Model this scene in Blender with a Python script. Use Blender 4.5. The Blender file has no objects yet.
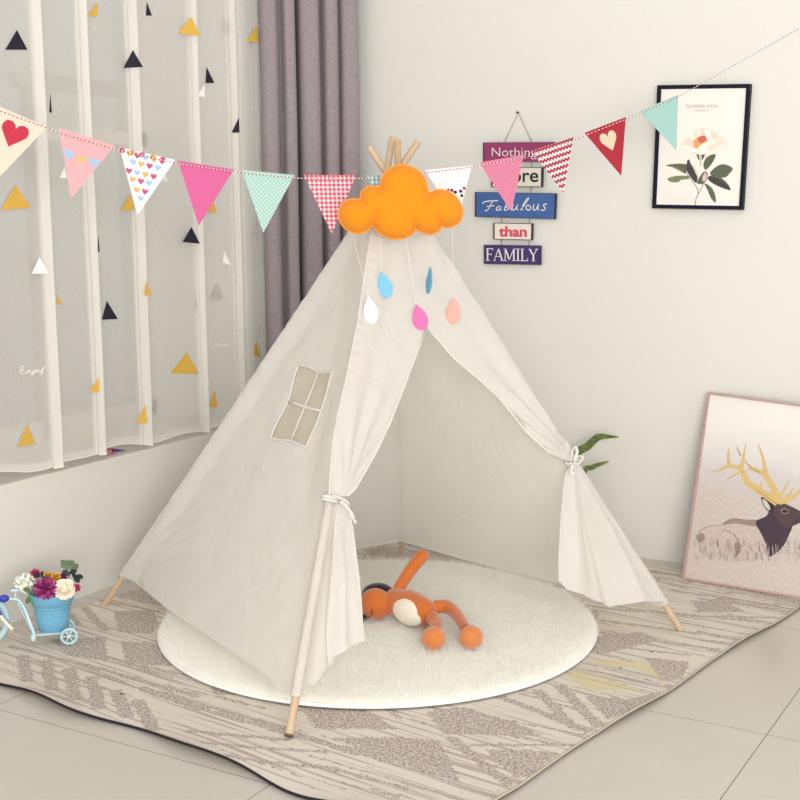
import bpy, bmesh, math, random
import numpy as np
from mathutils import Vector, Matrix, noise
from mathutils.geometry import delaunay_2d_cdt
random.seed(7)
PI = math.pi
sc = bpy.context.scene
COL = sc.collection

# ------------------------------------------------------------------ camera
F_PX, PITCH, YAW, ROLL = 1260.0, .153, .533, -.008
CAM = Vector((2.789, -4.029, 1.2))
FWD = Vector((-math.sin(YAW)*math.cos(PITCH), math.cos(YAW)*math.cos(PITCH), -math.sin(PITCH)))
R0 = Vector((math.cos(YAW), math.sin(YAW), 0)); U0 = R0.cross(FWD)
RIGHT = R0*math.cos(ROLL) + U0*math.sin(ROLL)
UP = -R0*math.sin(ROLL) + U0*math.cos(ROLL)
cd = bpy.data.cameras.new('camera'); cam = bpy.data.objects.new('camera', cd); COL.objects.link(cam)
M = Matrix((RIGHT, UP, -FWD)).transposed().to_4x4(); M.translation = CAM
cam.matrix_world = M
cd.sensor_width = 36; cd.lens = F_PX/800*36; cd.clip_start = .05
sc.camera = cam

def ray(u, v): return RIGHT*((u-400)/F_PX) - UP*((v-400)/F_PX) + FWD
def on_ground(u, v, z=0.0):
    d = ray(u, v); return CAM + d*((z-CAM.z)/d.z)
def on_plane(u, v, pl):
    P, n = pl; d = ray(u, v); return CAM + d*((P-CAM).dot(n)/d.dot(n))
def at(u, v, d): return CAM + ray(u, v)*d
def depth_of(P): return (P-CAM).dot(FWD)
def wally(y): return (Vector((0, y, 0)), Vector((0, -1, 0)))
def wallx(x): return (Vector((x, 0, 0)), Vector((1, 0, 0)))
def plane3(a, b, c):
    n = (b-a).cross(c-a).normalized()
    if n.dot(CAM-a) < 0: n = -n
    return (a, n)

# ------------------------------------------------------------------ materials
def lin(c):
    c = c/255.0
    return c/12.92 if c <= .04045 else ((c+.055)/1.055)**2.4
def rgb(r, g, b): return (lin(r), lin(g), lin(b), 1)
class NT:
    def __init__(s, name):
        s.m = bpy.data.materials.new(name); s.m.use_nodes = True
        s.t = s.m.node_tree; s.n = s.t.nodes; s.n.clear()
        s.out = s.n.new('ShaderNodeOutputMaterial')
    def node(s, typ, **kw):
        n = s.n.new(typ)
        for k, v in kw.items(): setattr(n, k, v)
        return n
    def link(s, a, b): s.t.links.new(a, b)
    def put(s, sock, v):
        if isinstance(v, bpy.types.NodeSocket): s.link(v, sock)
        else: sock.default_value = v
    def math(s, op, a, b=0.0, c=None):
        n = s.node('ShaderNodeMath', operation=op); s.put(n.inputs[0], a); s.put(n.inputs[1], b)
        if c is not None: s.put(n.inputs[2], c)
        return n.outputs[0]
    def mix(s, f, a, b):
        n = s.node('ShaderNodeMix', data_type='RGBA'); s.put(n.inputs[0], f); s.put(n.inputs[6], a); s.put(n.inputs[7], b)
        return n.outputs[2]
    def noise(s, scale, detail=3.0, vec=None, rough=.5):
        n = s.node('ShaderNodeTexNoise'); n.inputs['Scale'].default_value = scale
        n.inputs['Detail'].default_value = detail; n.inputs['Roughness'].default_value = rough
        if vec is not None: s.link(vec, n.inputs['Vector'])
        return n.outputs[0]
    def obj(s): return s.node('ShaderNodeTexCoord').outputs['Object']
    def uv(s): return s.node('ShaderNodeTexCoord').outputs['UV']
    def sep(s, v):
        n = s.node('ShaderNodeSeparateXYZ'); s.link(v, n.inputs[0]); return n.outputs
    def scale(s, v, xyz):
        n = s.node('ShaderNodeVectorMath', operation='MULTIPLY'); s.link(v, n.inputs[0]); n.inputs[1].default_value = xyz; return n.outputs[0]
    def ramp(s, f, lo, hi):
        n = s.node('ShaderNodeMapRange'); s.put(n.inputs[0], f); n.inputs[1].default_value = lo; n.inputs[2].default_value = hi
        return n.outputs[0]
    def bump(s, h, strength=.3, dist=.002):
        n = s.node('ShaderNodeBump'); n.inputs['Strength'].default_value = strength; n.inputs['Distance'].default_value = dist
        s.link(h, n.inputs['Height']); return n.outputs[0]
    def principled(s, col, rough=.6, normal=None, **kw):
        b = s.node('ShaderNodeBsdfPrincipled'); s.put(b.inputs['Base Color'], col); s.put(b.inputs['Roughness'], rough)
        for k, v in kw.items(): s.put(b.inputs[k], v)
        if normal is not None: s.link(normal, b.inputs['Normal'])
        return b.outputs[0]
    def done(s, shader): s.link(shader, s.out.inputs[0]); return s.m
MATS = {}
def plain(name, c, rough=.6, var=.06, nscale=30, bump=0, bscale=200, **kw):
    """a plain procedural material with a slight mottling of its colour"""
    if name in MATS: return MATS[name]
    t = NT(name); o = t.obj(); c = rgb(*c)
    d = tuple(x*(1-var*2) for x in c[:3])+(1,)
    colr = t.mix(t.noise(nscale, 3, o), c, d) if var else c
    nm = t.bump(t.noise(bscale, 2, o), bump) if bump else None
    MATS[name] = t.done(t.principled(colr, rough, nm, **kw)); return MATS[name]

def canvas_mat(name, c, trans=.22):
    t = NT(name); o = t.obj()
    n1 = t.noise(9, 4, o); col = t.mix(n1, rgb(*c), tuple(x*.93 for x in rgb(*c)[:3])+(1,))
    wv = t.math('ADD', t.noise(520, 2, o), t.math('ADD', t.math('MULTIPLY', t.noise(26, 4, o), 2.4), t.math('MULTIPLY', t.noise(8, 3, o, .6), 4.0)))
    nm = t.bump(wv, .6, .004)
    d = t.principled(col, .9, nm, **{'Specular IOR Level': .1})
    tr = t.node('ShaderNodeBsdfTranslucent'); t.put(tr.inputs[0], col)
    mx = t.node('ShaderNodeMixShader'); mx.inputs[0].default_value = trans
    t.link(d, mx.inputs[1]); t.link(tr.outputs[0], mx.inputs[2])
    return t.done(mx.outputs[0])
M_CANVAS = canvas_mat('cotton_canvas', (245, 241, 234), .46)
M_HEM = canvas_mat('cotton_hem', (244, 241, 233), .3)
def wood_mat():
    t = NT('pale_wood'); o = t.obj()
    g = t.noise(14, 4, t.scale(o, (9, 9, 1)))
    return t.done(t.principled(t.mix(g, rgb(204, 180, 148), rgb(176, 148, 116)), .5))
M_WOOD = wood_mat()
M_WOODEND = plain('wood_end_grain', (206, 172, 130), .7)

def wall_mat(name, c=(231, 226, 216)):
    t = NT(name); o = t.obj()
    smudge = t.ramp(t.noise(5, 5, o), .62, .85)
    col = t.mix(t.math('MULTIPLY', smudge, .25), rgb(*c), rgb(206, 196, 176))
    return t.done(t.principled(col, .75, t.bump(t.noise(60, 4, o), .08, .002), **{'Specular IOR Level': .25}))
M_WALL = wall_mat('painted_plaster', (216, 213, 205))
def floor_mat():
    t = NT('floor_tile'); x, y, z = t.sep(t.obj())
    def ln(v, off, per, w):
        f = t.math('FRACT', t.math('ADD', t.math('DIVIDE', t.math('SUBTRACT', v, off), per), 20.5))
        return t.math('LESS_THAN', t.math('ABSOLUTE', t.math('SUBTRACT', f, .5)), w/per)
    g = t.math('MAXIMUM', ln(x, 1.282, .838, .0011), ln(y, -1.26, .763, .0009))
    n = t.noise(3, 5, t.obj(), .6)
    col = t.mix(n, rgb(205, 198, 186), rgb(194, 186, 174))
    col = t.mix(t.ramp(t.noise(70, 5, t.obj(), .7), .66, .8), col, rgb(180, 170, 154))
    col = t.mix(g, col, rgb(112, 98, 84))
    return t.done(t.principled(col, t.math('ADD', .18, t.math('MULTIPLY', n, .12)), **{'Specular IOR Level': .4}))

# ------------------------------------------------------------------ mesh builder
class MB:
    def __init__(s): s.v = []; s.f = []; s.mi = []; s.uv = {}; s.mats = []
    def mat(s, m):
        if m not in s.mats: s.mats.append(m)
        return s.mats.index(m)
    def add(s, vs, fs, m, uvs=None):
        b = len(s.v); k = s.mat(m)
        s.v += [Vector(p) for p in vs]
        for f in fs: s.f.append([b+i for i in f]); s.mi.append(k)
        if uvs:
            for i, q in enumerate(uvs): s.uv[b+i] = q
    def build(s, name, parent=None, smooth=True, angle=None):
        me = bpy.data.meshes.new(name)
        off = Vector((0, 0, 0))
        if parent is not None:
            off = world_loc(parent)
        me.from_pydata([tuple(p-off) for p in s.v], [], s.f); 
        for m in s.mats: me.materials.append(m)
        for p, k in zip(me.polygons, s.mi): p.material_index = k; p.use_smooth = smooth
        if s.uv:
            ul = me.uv_layers.new(name='UVMap')
            for l in me.loops:
                ul.data[l.index].uv = s.uv.get(l.vertex_index, (0, 0))
        me.validate()
        bm = bmesh.new(); bm.from_mesh(me); bmesh.ops.recalc_face_normals(bm, faces=bm.faces[:]); bm.to_mesh(me); bm.free()
        if angle is not None: me.set_sharp_from_angle(angle=angle)
        ob = bpy.data.objects.new(name, me); COL.objects.link(ob)
        if parent is not None: ob.parent = parent
        return ob
    # ---- shapes
    def box(s, c, size, m, ax=None):
        c = Vector(c); X, Y, Z = ax or (Vector((1, 0, 0)), Vector((0, 1, 0)), Vector((0, 0, 1)))
        hx, hy, hz = [q/2 for q in size]
        vs = [c+X*(a*hx)+Y*(b*hy)+Z*(d*hz) for d in (-1, 1) for b in (-1, 1) for a in (-1, 1)]
        s.add(vs, [(0, 2, 3, 1), (4, 5, 7, 6), (0, 1, 5, 4), (2, 6, 7, 3), (0, 4, 6, 2), (1, 3, 7, 5)], m)
    def tube(s, pts, r, m, n=10, cap=True, closed=False, flat=1.0, up=None, rfun=None):
        pts = [Vector(p) for p in pts]; N = len(pts)
        rs = r if isinstance(r, (list, tuple)) else [r]*N
        vs = []; prev = None
        for i, p in enumerate(pts):
            if closed: t = pts[(i+1) % N]-pts[i-1]
            else: t = pts[min(i+1, N-1)]-pts[max(i-1, 0)]
            t.normalize()
            if prev is None:
                a = up or (Vector((0, 0, 1)) if abs(t.z) < .9 else Vector((1, 0, 0)))
            else: a = prev
            e1 = (a - t*a.dot(t)); e1 = e1.normalized() if e1.length > 1e-6 else t.orthogonal().normalized()
            prev = e1; e2 = t.cross(e1)
            for k in range(n):
                an = 2*PI*k/n; rr = rs[i]*(rfun(i/(N-1 or 1), an) if rfun else 1)
                vs.append(p + e1*(math.cos(an)*rr*flat) + e2*(math.sin(an)*rr))
        fs = []
        for i in range(N if closed else N-1):
            for k in range(n):
                a, b = i*n, ((i+1) % N)*n
                fs.append((a+k, a+(k+1) % n, b+(k+1) % n, b+k))
        if cap and not closed:
            fs.append(tuple(range(n))[::-1]); fs.append(tuple((N-1)*n+k for k in range(n)))
        s.add(vs, fs, m)
    def ellipsoid(s, c, axes, m, nu=20, nv=12, fun=None):
        c = Vector(c); vs = []; fs = []
        for j in range(nv+1):
            th = PI*j/nv
            for k in range(nu):
                ph = 2*PI*k/nu
                d = (math.sin(th)*math.cos(ph), math.sin(th)*math.sin(ph), math.cos(th))
                q = fun(d) if fun else 1
                vs.append(c + (axes[0]*d[0]+axes[1]*d[1]+axes[2]*d[2])*q)
        for j in range(nv):
            for k in range(nu):
                fs.append((j*nu+k, j*nu+(k+1) % nu, (j+1)*nu+(k+1) % nu, (j+1)*nu+k))
        s.add(vs, fs, m)
        return s
    def prism(s, pts, n, th, m, mside=None):
        """closed polygon pts (front) pushed back along -n by th"""
        pts = [Vector(p) for p in pts]; N = len(pts); b = [p-n*th for p in pts]
        s.add(pts, [tuple(range(N))], m)
        s.add(pts+b, [tuple(range(N, 2*N))[::-1]]+[(i, N+i, N+(i+1) % N, (i+1) % N) for i in range(N)], mside or m)
    def ribbon(s, pts, w, m, n):
        """flat stroke of width w (scalar or list) in the plane of normal n"""
        pts = [Vector(p) for p in pts]; N = len(pts)
        ws = w if isinstance(w, (list, tuple)) else [w]*N
        vs = []
        for i, p in enumerate(pts):
            t = (pts[min(i+1, N-1)]-pts[max(i-1, 0)]).normalized(); e = n.cross(t).normalized()
            vs += [p+e*ws[i]/2, p-e*ws[i]/2]
        s.add(vs, [(2*i, 2*i+1, 2*i+3, 2*i+2) for i in range(N-1)], m)
    def grid(s, rows, m, uvs=None, closed=False):
        nr, ncol = len(rows), len(rows[0])
        vs = [p for r in rows for p in r]
        fs = [(i*ncol+j, i*ncol+j+1, (i+1)*ncol+j+1, (i+1)*ncol+j) for i in range(nr-1) for j in range(ncol-1)]
        if closed: fs += [(i*ncol+ncol-1, i*ncol, (i+1)*ncol, (i+1)*ncol+ncol-1) for i in range(nr-1)]
        s.add(vs, fs, m, uvs)

def world_loc(o):
    p = Vector(o.location)
    while o.parent: o = o.parent; p += Vector(o.location)
    return p
def tag(o, label, cat, group=None, kind=None):
    o['label'] = label; o['category'] = cat
    if group: o['group'] = group
    if kind: o['kind'] = kind
    return o
def empty(name, loc, label, cat, group=None):
    o = bpy.data.objects.new(name, None); COL.objects.link(o); o.location = loc; o.empty_display_size = .05
    return tag(o, label, cat, group)
def struct(o): o['kind'] = 'structure'; return o

def catmull(pts, n=8, closed=False):
    P = [Vector(p) for p in pts]; N = len(P); out = []
    rng = range(N if closed else N-1)
    for i in rng:
        if closed: p0, p1, p2, p3 = P[i-1], P[i], P[(i+1) % N], P[(i+2) % N]
        else: p0, p1, p2, p3 = P[max(i-1, 0)], P[i], P[i+1], P[min(i+2, N-1)]
        for k in range(n):
            t = k/n
            out.append(.5*((2*p1)+(p2-p0)*t+(2*p0-5*p1+4*p2-p3)*t*t+(3*p1-p0-3*p2+p3)*t**3))
    if not closed: out.append(P[-1])
    return out
def pip(x, y, poly):
    c = False; j = len(poly)-1
    for i in range(len(poly)):
        xi, yi = poly[i][0], poly[i][1]; xj, yj = poly[j][0], poly[j][1]
        if (yi > y) != (yj > y) and x < (xj-xi)*(y-yi)/(yj-yi)+xi: c = not c
        j = i
    return c
class Frame2:
    """2D coordinates in a plane"""
    def __init__(s, pl, origin=None, xdir=None):
        s.P = Vector(origin) if origin is not None else pl[0]; s.n = pl[1]
        x = Vector(xdir) if xdir is not None else RIGHT
        s.e1 = (x - s.n*x.dot(s.n)).normalized(); s.e2 = s.n.cross(s.e1); s.pl = (s.P, s.n)
    def to2(s, P): d = P-s.P; return Vector((d.dot(s.e1), d.dot(s.e2)))
    def to3(s, q, h=0): return s.P + s.e1*q[0] + s.e2*q[1] + s.n*h
    def px(s, u, v): return s.to2(on_plane(u, v, s.pl))
def resample(poly, h):
    out = []
    for i in range(len(poly)):
        a, b = Vector(poly[i]), Vector(poly[(i+1) % len(poly)])
        k = max(1, int(round((b-a).length/h)))
        out += [a.lerp(b, j/k) for j in range(k)]
    return out
def patch(mb, fr, poly2, m, h=.015, holes=(), disp=None):
    """triangulated sheet in the plane frame, pushed along the normal by disp(q)"""
    loops = [resample(poly2, h)]+[resample(hh, h) for hh in holes]
    vs = []; ed = []
    for L in loops:
        b = len(vs); vs += L; ed += [(b+i, b+(i+1) % len(L)) for i in range(len(L))]
    allb = list(vs)
    xs = [p.x for p in loops[0]]; ys = [p.y for p in loops[0]]
    ba = np.array([(p.x, p.y) for p in allb])
    y = min(ys)+h*.5; row = 0
    while y < max(ys):
        x = min(xs)+h*(.5 if row % 2 else 0)
        while x < max(xs):
            if pip(x, y, loops[0]) and not any(pip(x, y, hh) for hh in loops[1:]):
                if np.min((ba[:, 0]-x)**2+(ba[:, 1]-y)**2) > (h*.55)**2: vs.append(Vector((x, y)))
            x += h
        y += h*.87; row += 1
    V, E, Fc, *_ = delaunay_2d_cdt(vs, ed, [], 0, 1e-6)
    fs = []
    for f in Fc:
        cx = sum(V[i].x for i in f)/len(f); cy = sum(V[i].y for i in f)/len(f)
        if pip(cx, cy, loops[0]) and not any(pip(cx, cy, hh) for hh in loops[1:]): fs.append(tuple(f))
    mb.add([fr.to3(q, disp(q) if disp else 0) for q in V], fs, m, [(q.x, q.y) for q in V])
def nz(x, y, z=0.0): return noise.noise(Vector((x, y, z)))
def sstep(a, b, x):
    t = min(1, max(0, (x-a)/(b-a))); return t*t*(3-2*t)

_fc = {}
def text_shape(body, shear=0.0, offset=0.0):
    cu = bpy.data.curves.new('lettering', 'FONT'); cu.body = body; cu.shear = shear; cu.offset = offset; cu.size = 1
    o = bpy.data.objects.new('lettering', cu); COL.objects.link(o)
    dg = bpy.context.evaluated_depsgraph_get(); dg.update()
    me = bpy.data.meshes.new_from_object(o.evaluated_get(dg))
    vs = [(v.co.x, v.co.y) for v in me.vertices]; fs = [tuple(p.vertices) for p in me.polygons]
    bpy.data.objects.remove(o); bpy.data.curves.remove(cu); bpy.data.meshes.remove(me)
    xs = [a for a, b in vs]; ys = [b for a, b in vs]
    x0, x1, y0, y1 = min(xs), max(xs), min(ys), max(ys)
    return [((a-x0)/(x1-x0), (b-y0)/(y1-y0)) for a, b in vs], fs
def put_text(mb, body, bl, br, tl, m, shear=0, offset=0, lift=None):
    vs, fs = text_shape(body, shear, offset)
    bl, br, tl = Vector(bl), Vector(br), Vector(tl)
    mb.add([bl+(br-bl)*a+(tl-bl)*b+(lift or Vector()) for a, b in vs], fs, m)

# =================================================================== SETTING
SILL = .415; BAY_X = -.44; REV_Y = -.384
b = MB(); b.box((1.5, -2.0, -.05), (7.5, 6.5, .1), floor_mat()); struct(b.build('floor', smooth=False))
b = MB(); b.box((2.2, .05, 1.4), (5.6, .1, 2.8), M_WALL); struct(b.build('wall_back', smooth=False))
b = MB()
b.box((-.30, -2.2, SILL/2-.01), (.60, 3.62, SILL-.02), M_WALL)                # parapet below the bay
b.box((-.30, (REV_Y+.1)/2, 1.4), (.60, .1-REV_Y, 2.8), M_WALL)                 # pier between bay and back wall
b.box((-.30, -2.2, 2.6), (.60, 3.62, .4), M_WALL)                             # lintel
struct(b.build('wall_left', smooth=False))
b = MB(); b.box((-.219, -2.2, SILL-.01), (.442, 3.62, .02), plain('sill_paint', (222, 218, 208), .45)); struct(b.build('trim_1', smooth=False))
# bay window: frame, mullions and panes
WFR = plain('window_frame_paint', (216, 208, 194), .5); WDK = plain('window_frame_grey', (150, 146, 140), .5)
t = NT('window_glass'); g = t.node('ShaderNodeBsdfGlass'); g.inputs['Roughness'].default_value = 0; g.inputs['IOR'].default_value = 1.02
g.inputs['Color'].default_value = (.86, .88, .88, 1); M_GLASS = t.done(g.outputs[0])
w = bpy.data.objects.new('window_1', None); COL.objects.link(w); w.location = (BAY_X-.03, -1.5, SILL); w['kind'] = 'structure'
b = MB(); 
for z in (SILL+.03, 1.45, 2.37): b.box((BAY_X-.03, -2.2, z), (.06, 3.62, .06 if z != 1.45 else .05), WFR)
for y in (-3.3, -2.2, -1.42, REV_Y-.03): b.box((BAY_X-.03, y, 1.4), (.06, .06, 1.96), WFR)
struct(b.build('window_frame', w, False))
b = MB(); b.box((BAY_X-.012, -1.42, 1.4), (.03, .075, 1.94), plain('window_mullion_beige', (196, 172, 148), .6)); struct(b.build('window_mullion', w, False))
b = MB(); b.box((BAY_X-.012, -.72, 1.62), (.03, .60, .05), WDK); b.box((BAY_X-.012, -.95, 1.0), (.03, .05, 1.2), WDK); struct(b.build('window_casement', w, False))
for y0, y1 in ((-2.17, -1.46), (-1.38, -.42)):
    b = MB(); b.box((BAY_X-.035, (y0+y1)/2, 1.4), (.006, y1-y0, 1.9), M_GLASS); struct(b.build('window_pane', w, False))
# grey facade across the lightwell outside the window, seen dimly through pane and sheer
b = MB(); b.box((-1.9, -1.2, 1.3), (.1, 5.5, 4.0), plain('facade_render', (190, 184, 176), .9)); struct(b.build('wall_outside', smooth=False))

# =================================================================== PATTERNED FLOOR RUG
RU = Vector((1, -.121, 0)).normalized()      # along the front edge
RV = Vector((.161, 1, 0)).normalized()       # along the side edges
RFL = Vector((.005, -1.872, 0)); RFR = Vector((1.697, -2.062, 0)); RBR = Vector((1.995, -.125, 0)); RBL = Vector((.275, -.035, 0))
def rug_mat():
    t = NT('rug_weave'); o = t.obj(); x, y, z = t.sep(o)
    a = t.node('ShaderNodeAttribute', attribute_name='pattern'); m, yel, _b = t.node('ShaderNodeSeparateColor'), None, None
    t.link(a.outputs['Color'], m.inputs[0])
    u = t.math('ADD', t.math('MULTIPLY', x, RU.x), t.math('MULTIPLY', y, RU.y))
    v = t.math('ADD', t.math('MULTIPLY', x, -RU.y), t.math('MULTIPLY', y, RU.x))
    cv = t.node('ShaderNodeCombineXYZ'); t.link(u, cv.inputs[0]); t.link(v, cv.inputs[1])
    st = t.noise(1.0, 2, t.scale(cv.outputs[0], (1.6, 75, 1)), .6)       # long fine threads
    line = t.ramp(st, .53, .62)
    base = t.mix(t.noise(4, 4, o), rgb(220, 211, 197), rgb(210, 200, 186))
    base = t.mix(t.math('MULTIPLY', line, .7), base, rgb(158, 142, 132))
    sp = t.ramp(t.noise(190, 3, t.scale(cv.outputs[0], (.7, 1.3, 1)), .8), .46, .54)
    mott = t.mix(sp, rgb(212, 201, 188), rgb(132, 114, 109))
    ed = t.math('ADD', m.outputs[0], t.math('MULTIPLY', t.math('SUBTRACT', t.math('ADD', t.math('MULTIPLY', t.noise(60, 3, o), .55), t.math('MULTIPLY', t.noise(1, 2, t.scale(cv.outputs[0], (3.5, 60, 1)), .6), .45)), .5), 3.3))
    col = t.mix(t.math('MULTIPLY', t.ramp(ed, .42, .62), .85), base, mott)
    col = t.mix(t.math('MULTIPLY', t.ramp(t.math('ADD', m.outputs[1], t.math('MULTIPLY', t.math('SUBTRACT', t.noise(45, 3, o), .5), 1.6)), .35, .65), .55), col, rgb(208, 194, 134))
    return t.done(t.principled(col, .95, t.bump(t.noise(500, 2, o), .25, .002), **{'Specular IOR Level': .1}))
MOTT = [  # mottled areas of the weave, photo frame -> floor
 [(50,640),(105,637),(109,662),(67,655)], [(120,641),(160,644),(175,666),(127,665)], [(114,611),(155,610),(158,628),(150,634),(118,632)],
 [(69,610),(86,627),(70,625)], [(300,706),(330,704),(360,706),(397,729),(315,729),(307,717)], [(334,738),(400,737),(439,741),(461,784),(420,771),(382,760)],
 [(382,708),(392,706),(405,724)], [(205,680),(240,695),(214,695)], [(427,711),(465,707),(517,724),(544,736),(442,734)], [(484,749),(559,752),(532,775),(517,779)],
 [(585,696),(630,700),(660,692),(641,711),(607,721)], [(645,657),(690,662),(682,679),(660,681)], [(690,600),(730,603),(745,612),(700,612)],
 [(556,590),(600,612),(598,624),(580,600)], [(110,596),(142,588),(175,598),(160,606)], [(370,548),(395,552),(440,556),(420,560),(360,560)], [(560,640),(640,632),(660,640),(600,655)]]
BARS = [ ((84,607),(106,631),3), ((22,655),(28,682),4), ((45,660),(53,692),4), ((69,668),(76,702),4), ((92,676),(99,710),4), ((115,690),(128,718),4), ((137,700),(155,732),4),
 ((8,646),(85,665),2), ((85,665),(200,697),2.4), ((100,675),(200,710),2), ((142,687),(285,729),2.2), ((285,731),(420,770),2.2), ((169,699),(322,744),2), ((187,732),(289,740),2),
 ((225,759),(330,768),2), ((200,745),(330,752),1.6), ((330,768),(410,790),2), ((322,744),(420,758),2), ((499,696),(589,732),3), ((536,689),(574,728),3.5), ((559,685),(600,728),3.5), ((520,693),(584,712),1.5),
 ((450,737),(510,786),3), ((440,722),(560,745),1.6), ((470,745),(580,745),1.5), ((600,620),(700,634),2), ((598,632),(720,650),2), ((600,645),(690,655),1.6), ((640,610),(760,622),2),
 ((690,616),(790,618),1.6), ((668,590),(780,606),2), ((655,580),(690,590),1.6), ((650,570),(690,578),1.6), ((700,640),(740,645),1.6), ((572,604),(640,612),2), ((680,622),(770,640),1.4),
 ((390,540),(520,575),2), ((430,556),(520,570),1.5), ((365,555),(450,560),1.5), ((100,600),(160,612),1.6)]
YEL = [[(566,674),(575,671),(643,690),(582,690)], [(589,659),(645,661),(667,681),(630,668),(607,667)]]
def inpoly_np(X, Y, poly):
    c = np.zeros(X.shape, bool); j = len(poly)-1
    for i in range(len(poly)):
        xi, yi = poly[i]; xj, yj = poly[j]
        cond = ((yi > Y) != (yj > Y)) & (X < (xj-xi)*(Y-yi)/((yj-yi) if yj != yi else 1e-9)+xi)
        c ^= cond; j = i
    return c
NU, NV = 270, 300
rows = []
for j in range(NV+1):
    tv = j/NV; row = []
    for i in range(NU+1):
        tu = i/NU
        p = RFL.lerp(RFR, tu).lerp(RBL.lerp(RBR, tu), tv)
        ef = math.exp(-tv*2.0/.05); er = math.exp(-(1-tu)*1.7/.05)
        p.y += ef*(.012*math.sin(tu*13+.6)+.008*math.sin(tu*29)); p.x += er*.006*math.sin(tv*17)
        p.z = .008 + ef*.007*(1+math.sin(tu*21+1)) + er*.006*max(0, math.sin(tv*19+.4))
        row.append(p)
    rows.append(row)
rug = empty('floor_rug', (.9, -1.0, 0), 'large beige woven rug with brown mottled shapes under the tent', 'rug')
b = MB(); b.grid(rows, rug_mat()); ro = b.build('woven_top', rug)
X = np.array([[p.x for p in r] for r in rows]); Y = np.array([[p.y for p in r] for r in rows])
m1 = np.zeros(X.shape); m2 = np.zeros(X.shape)
g2 = lambda pl: [(q.x, q.y) for q in (on_ground(u, v, .008) for u, v in pl)]
for pl in MOTT: m1[inpoly_np(X, Y, g2(pl))] = 1
for (a, c, wd) in BARS:
    A, B_ = on_ground(*a, .008), on_ground(*c, .008); d = (B_-A); L = d.length; d /= L
    dx, dy = X-A.x, Y-A.y; s_ = dx*d.x+dy*d.y; q = np.abs(-dx*d.y+dy*d.x)
    m1[(s_ > 0) & (s_ < L) & (q < wd*.0042)] = 1
rr = random.Random(3)
for k in range(110):
    x0, y0 = rr.uniform(.0, 1.9), rr.uniform(-2.0, -.1); L = rr.uniform(.15, .6); an = rr.uniform(-.22, .06); w_ = rr.uniform(.0025, .006)
    dx, dy = X-x0, Y-y0; s_ = dx*math.cos(an)+dy*math.sin(an); q = np.abs(-dx*math.sin(an)+dy*math.cos(an))
    m1[(s_ > 0) & (s_ < L) & (q < w_*np.minimum(1, np.minimum(s_, L-s_)/.05+.3))] = .85
for k in range(26):    # more bands across the far side and beneath the tent
    x0, y0 = rr.uniform(.25, 1.9), rr.uniform(-1.0, -.1); L = rr.uniform(.15, .5); an = rr.uniform(-.25, .1)
    dx, dy = X-x0, Y-y0; s_ = dx*math.cos(an)+dy*math.sin(an); q = np.abs(-dx*math.sin(an)+dy*math.cos(an))
    m1[(s_ > 0) & (s_ < L) & (q < rr.uniform(.005, .014))] = 1
for pl in YEL: m2[inpoly_np(X, Y, g2(pl))] = 1
ca = ro.data.color_attributes.new('pattern', 'FLOAT_COLOR', 'POINT')
buf = np.ones((X.size, 4), np.float32); buf[:, 0] = m1.ravel(); buf[:, 1] = m2.ravel(); buf[:, 2] = 0
ca.data.foreach_set('color', buf.ravel())
M_BIND = plain('rug_backing', (38, 30, 40), .9); M_BIND2 = plain('rug_binding', (186, 174, 152), .9)
b = MB()
def skirt(line, m, zlo, lip=.0):
    a = [p.copy() for p in line]; c = [Vector((p.x, p.y, max(.001, p.z-zlo))) for p in line]
    b.grid([a, c], m)
skirt(rows[0], M_BIND, .007); skirt([r[-1] for r in rows], M_BIND, .006); skirt([r[0] for r in rows], M_BIND, .007); skirt(rows[-1], M_BIND, .007)
b.tube([p+Vector((0, -.001, -.001)) for p in rows[0]][::3], .0022, M_BIND, 6)
b.tube([r[-1]+Vector((.001, 0, 0)) for r in rows][::3], .003, M_BIND2, 6)
eb = b.build('edge_binding', rug); eb['label'] = 'dark edge binding'

# =================================================================== ROUND FLUFFY RUG
RC = Vector((.963, -1.067, 0)); RR = .618
rr_ = empty('round_rug', (RC.x, RC.y, .012), 'round cream fluffy rug lying inside and in front of the tent', 'rug')
def fluff_mat():
    t = NT('cream_pile'); o = t.obj()
    n = t.noise(90, 4, o, .7); l = t.noise(5, 3, o)
    col = t.mix(l, rgb(252, 250, 242), rgb(247, 244, 231))
    h = t.math('ADD', n, t.math('MULTIPLY', t.noise(300, 2, o), .5))
    return t.done(t.principled(col, .95, t.bump(h, .55, .006), **{'Sheen Weight': .3, 'Specular IOR Level': .05}))
MF = fluff_mat()
b = MB(); rows2 = []
for i in range(111):
    r = RR*.997*(i/110) if i else .0005
    row = []
    for k in range(320):
        a = 2*PI*k/320; x, y = RC.x+r*math.cos(a), RC.y+r*math.sin(a)
        e = (r/RR)
        z = .029 - .006*sstep(.96, 1, e) + .0012*nz(x*90, y*90)
        row.append(Vector((x, y, z)))
    rows2.append(row)
b.grid(rows2, MF, closed=True); pile = b.build('pile', rr_)
pm = pile.modifiers.new('fluff', 'PARTICLE_SYSTEM'); ps = pile.particle_systems[0].settings
ps.type = 'HAIR'; ps.count = 90000; ps.hair_length = .0075; ps.hair_step = 3; ps.display_step = 3; ps.render_step = 3; ps.brownian_factor = .012; ps.length_random = .5
ps.root_radius = .5; ps.tip_radius = .15; ps.radius_scale = .0012; ps.emit_from = 'FACE'; ps.use_even_distribution = True; ps.use_advanced_hair = True
pile['kind'] = 'stuff'
b = MB(); M_WB = plain('white_binding', (246, 244, 238), .8)
b.tube([(RC.x+RR*math.cos(2*PI*k/160), RC.y+RR*math.sin(2*PI*k/160), .0185) for k in range(160)], .0055, M_WB, 8, closed=True)
o = b.build('edge_binding', rr_); o['label'] = 'white edge binding'
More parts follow.
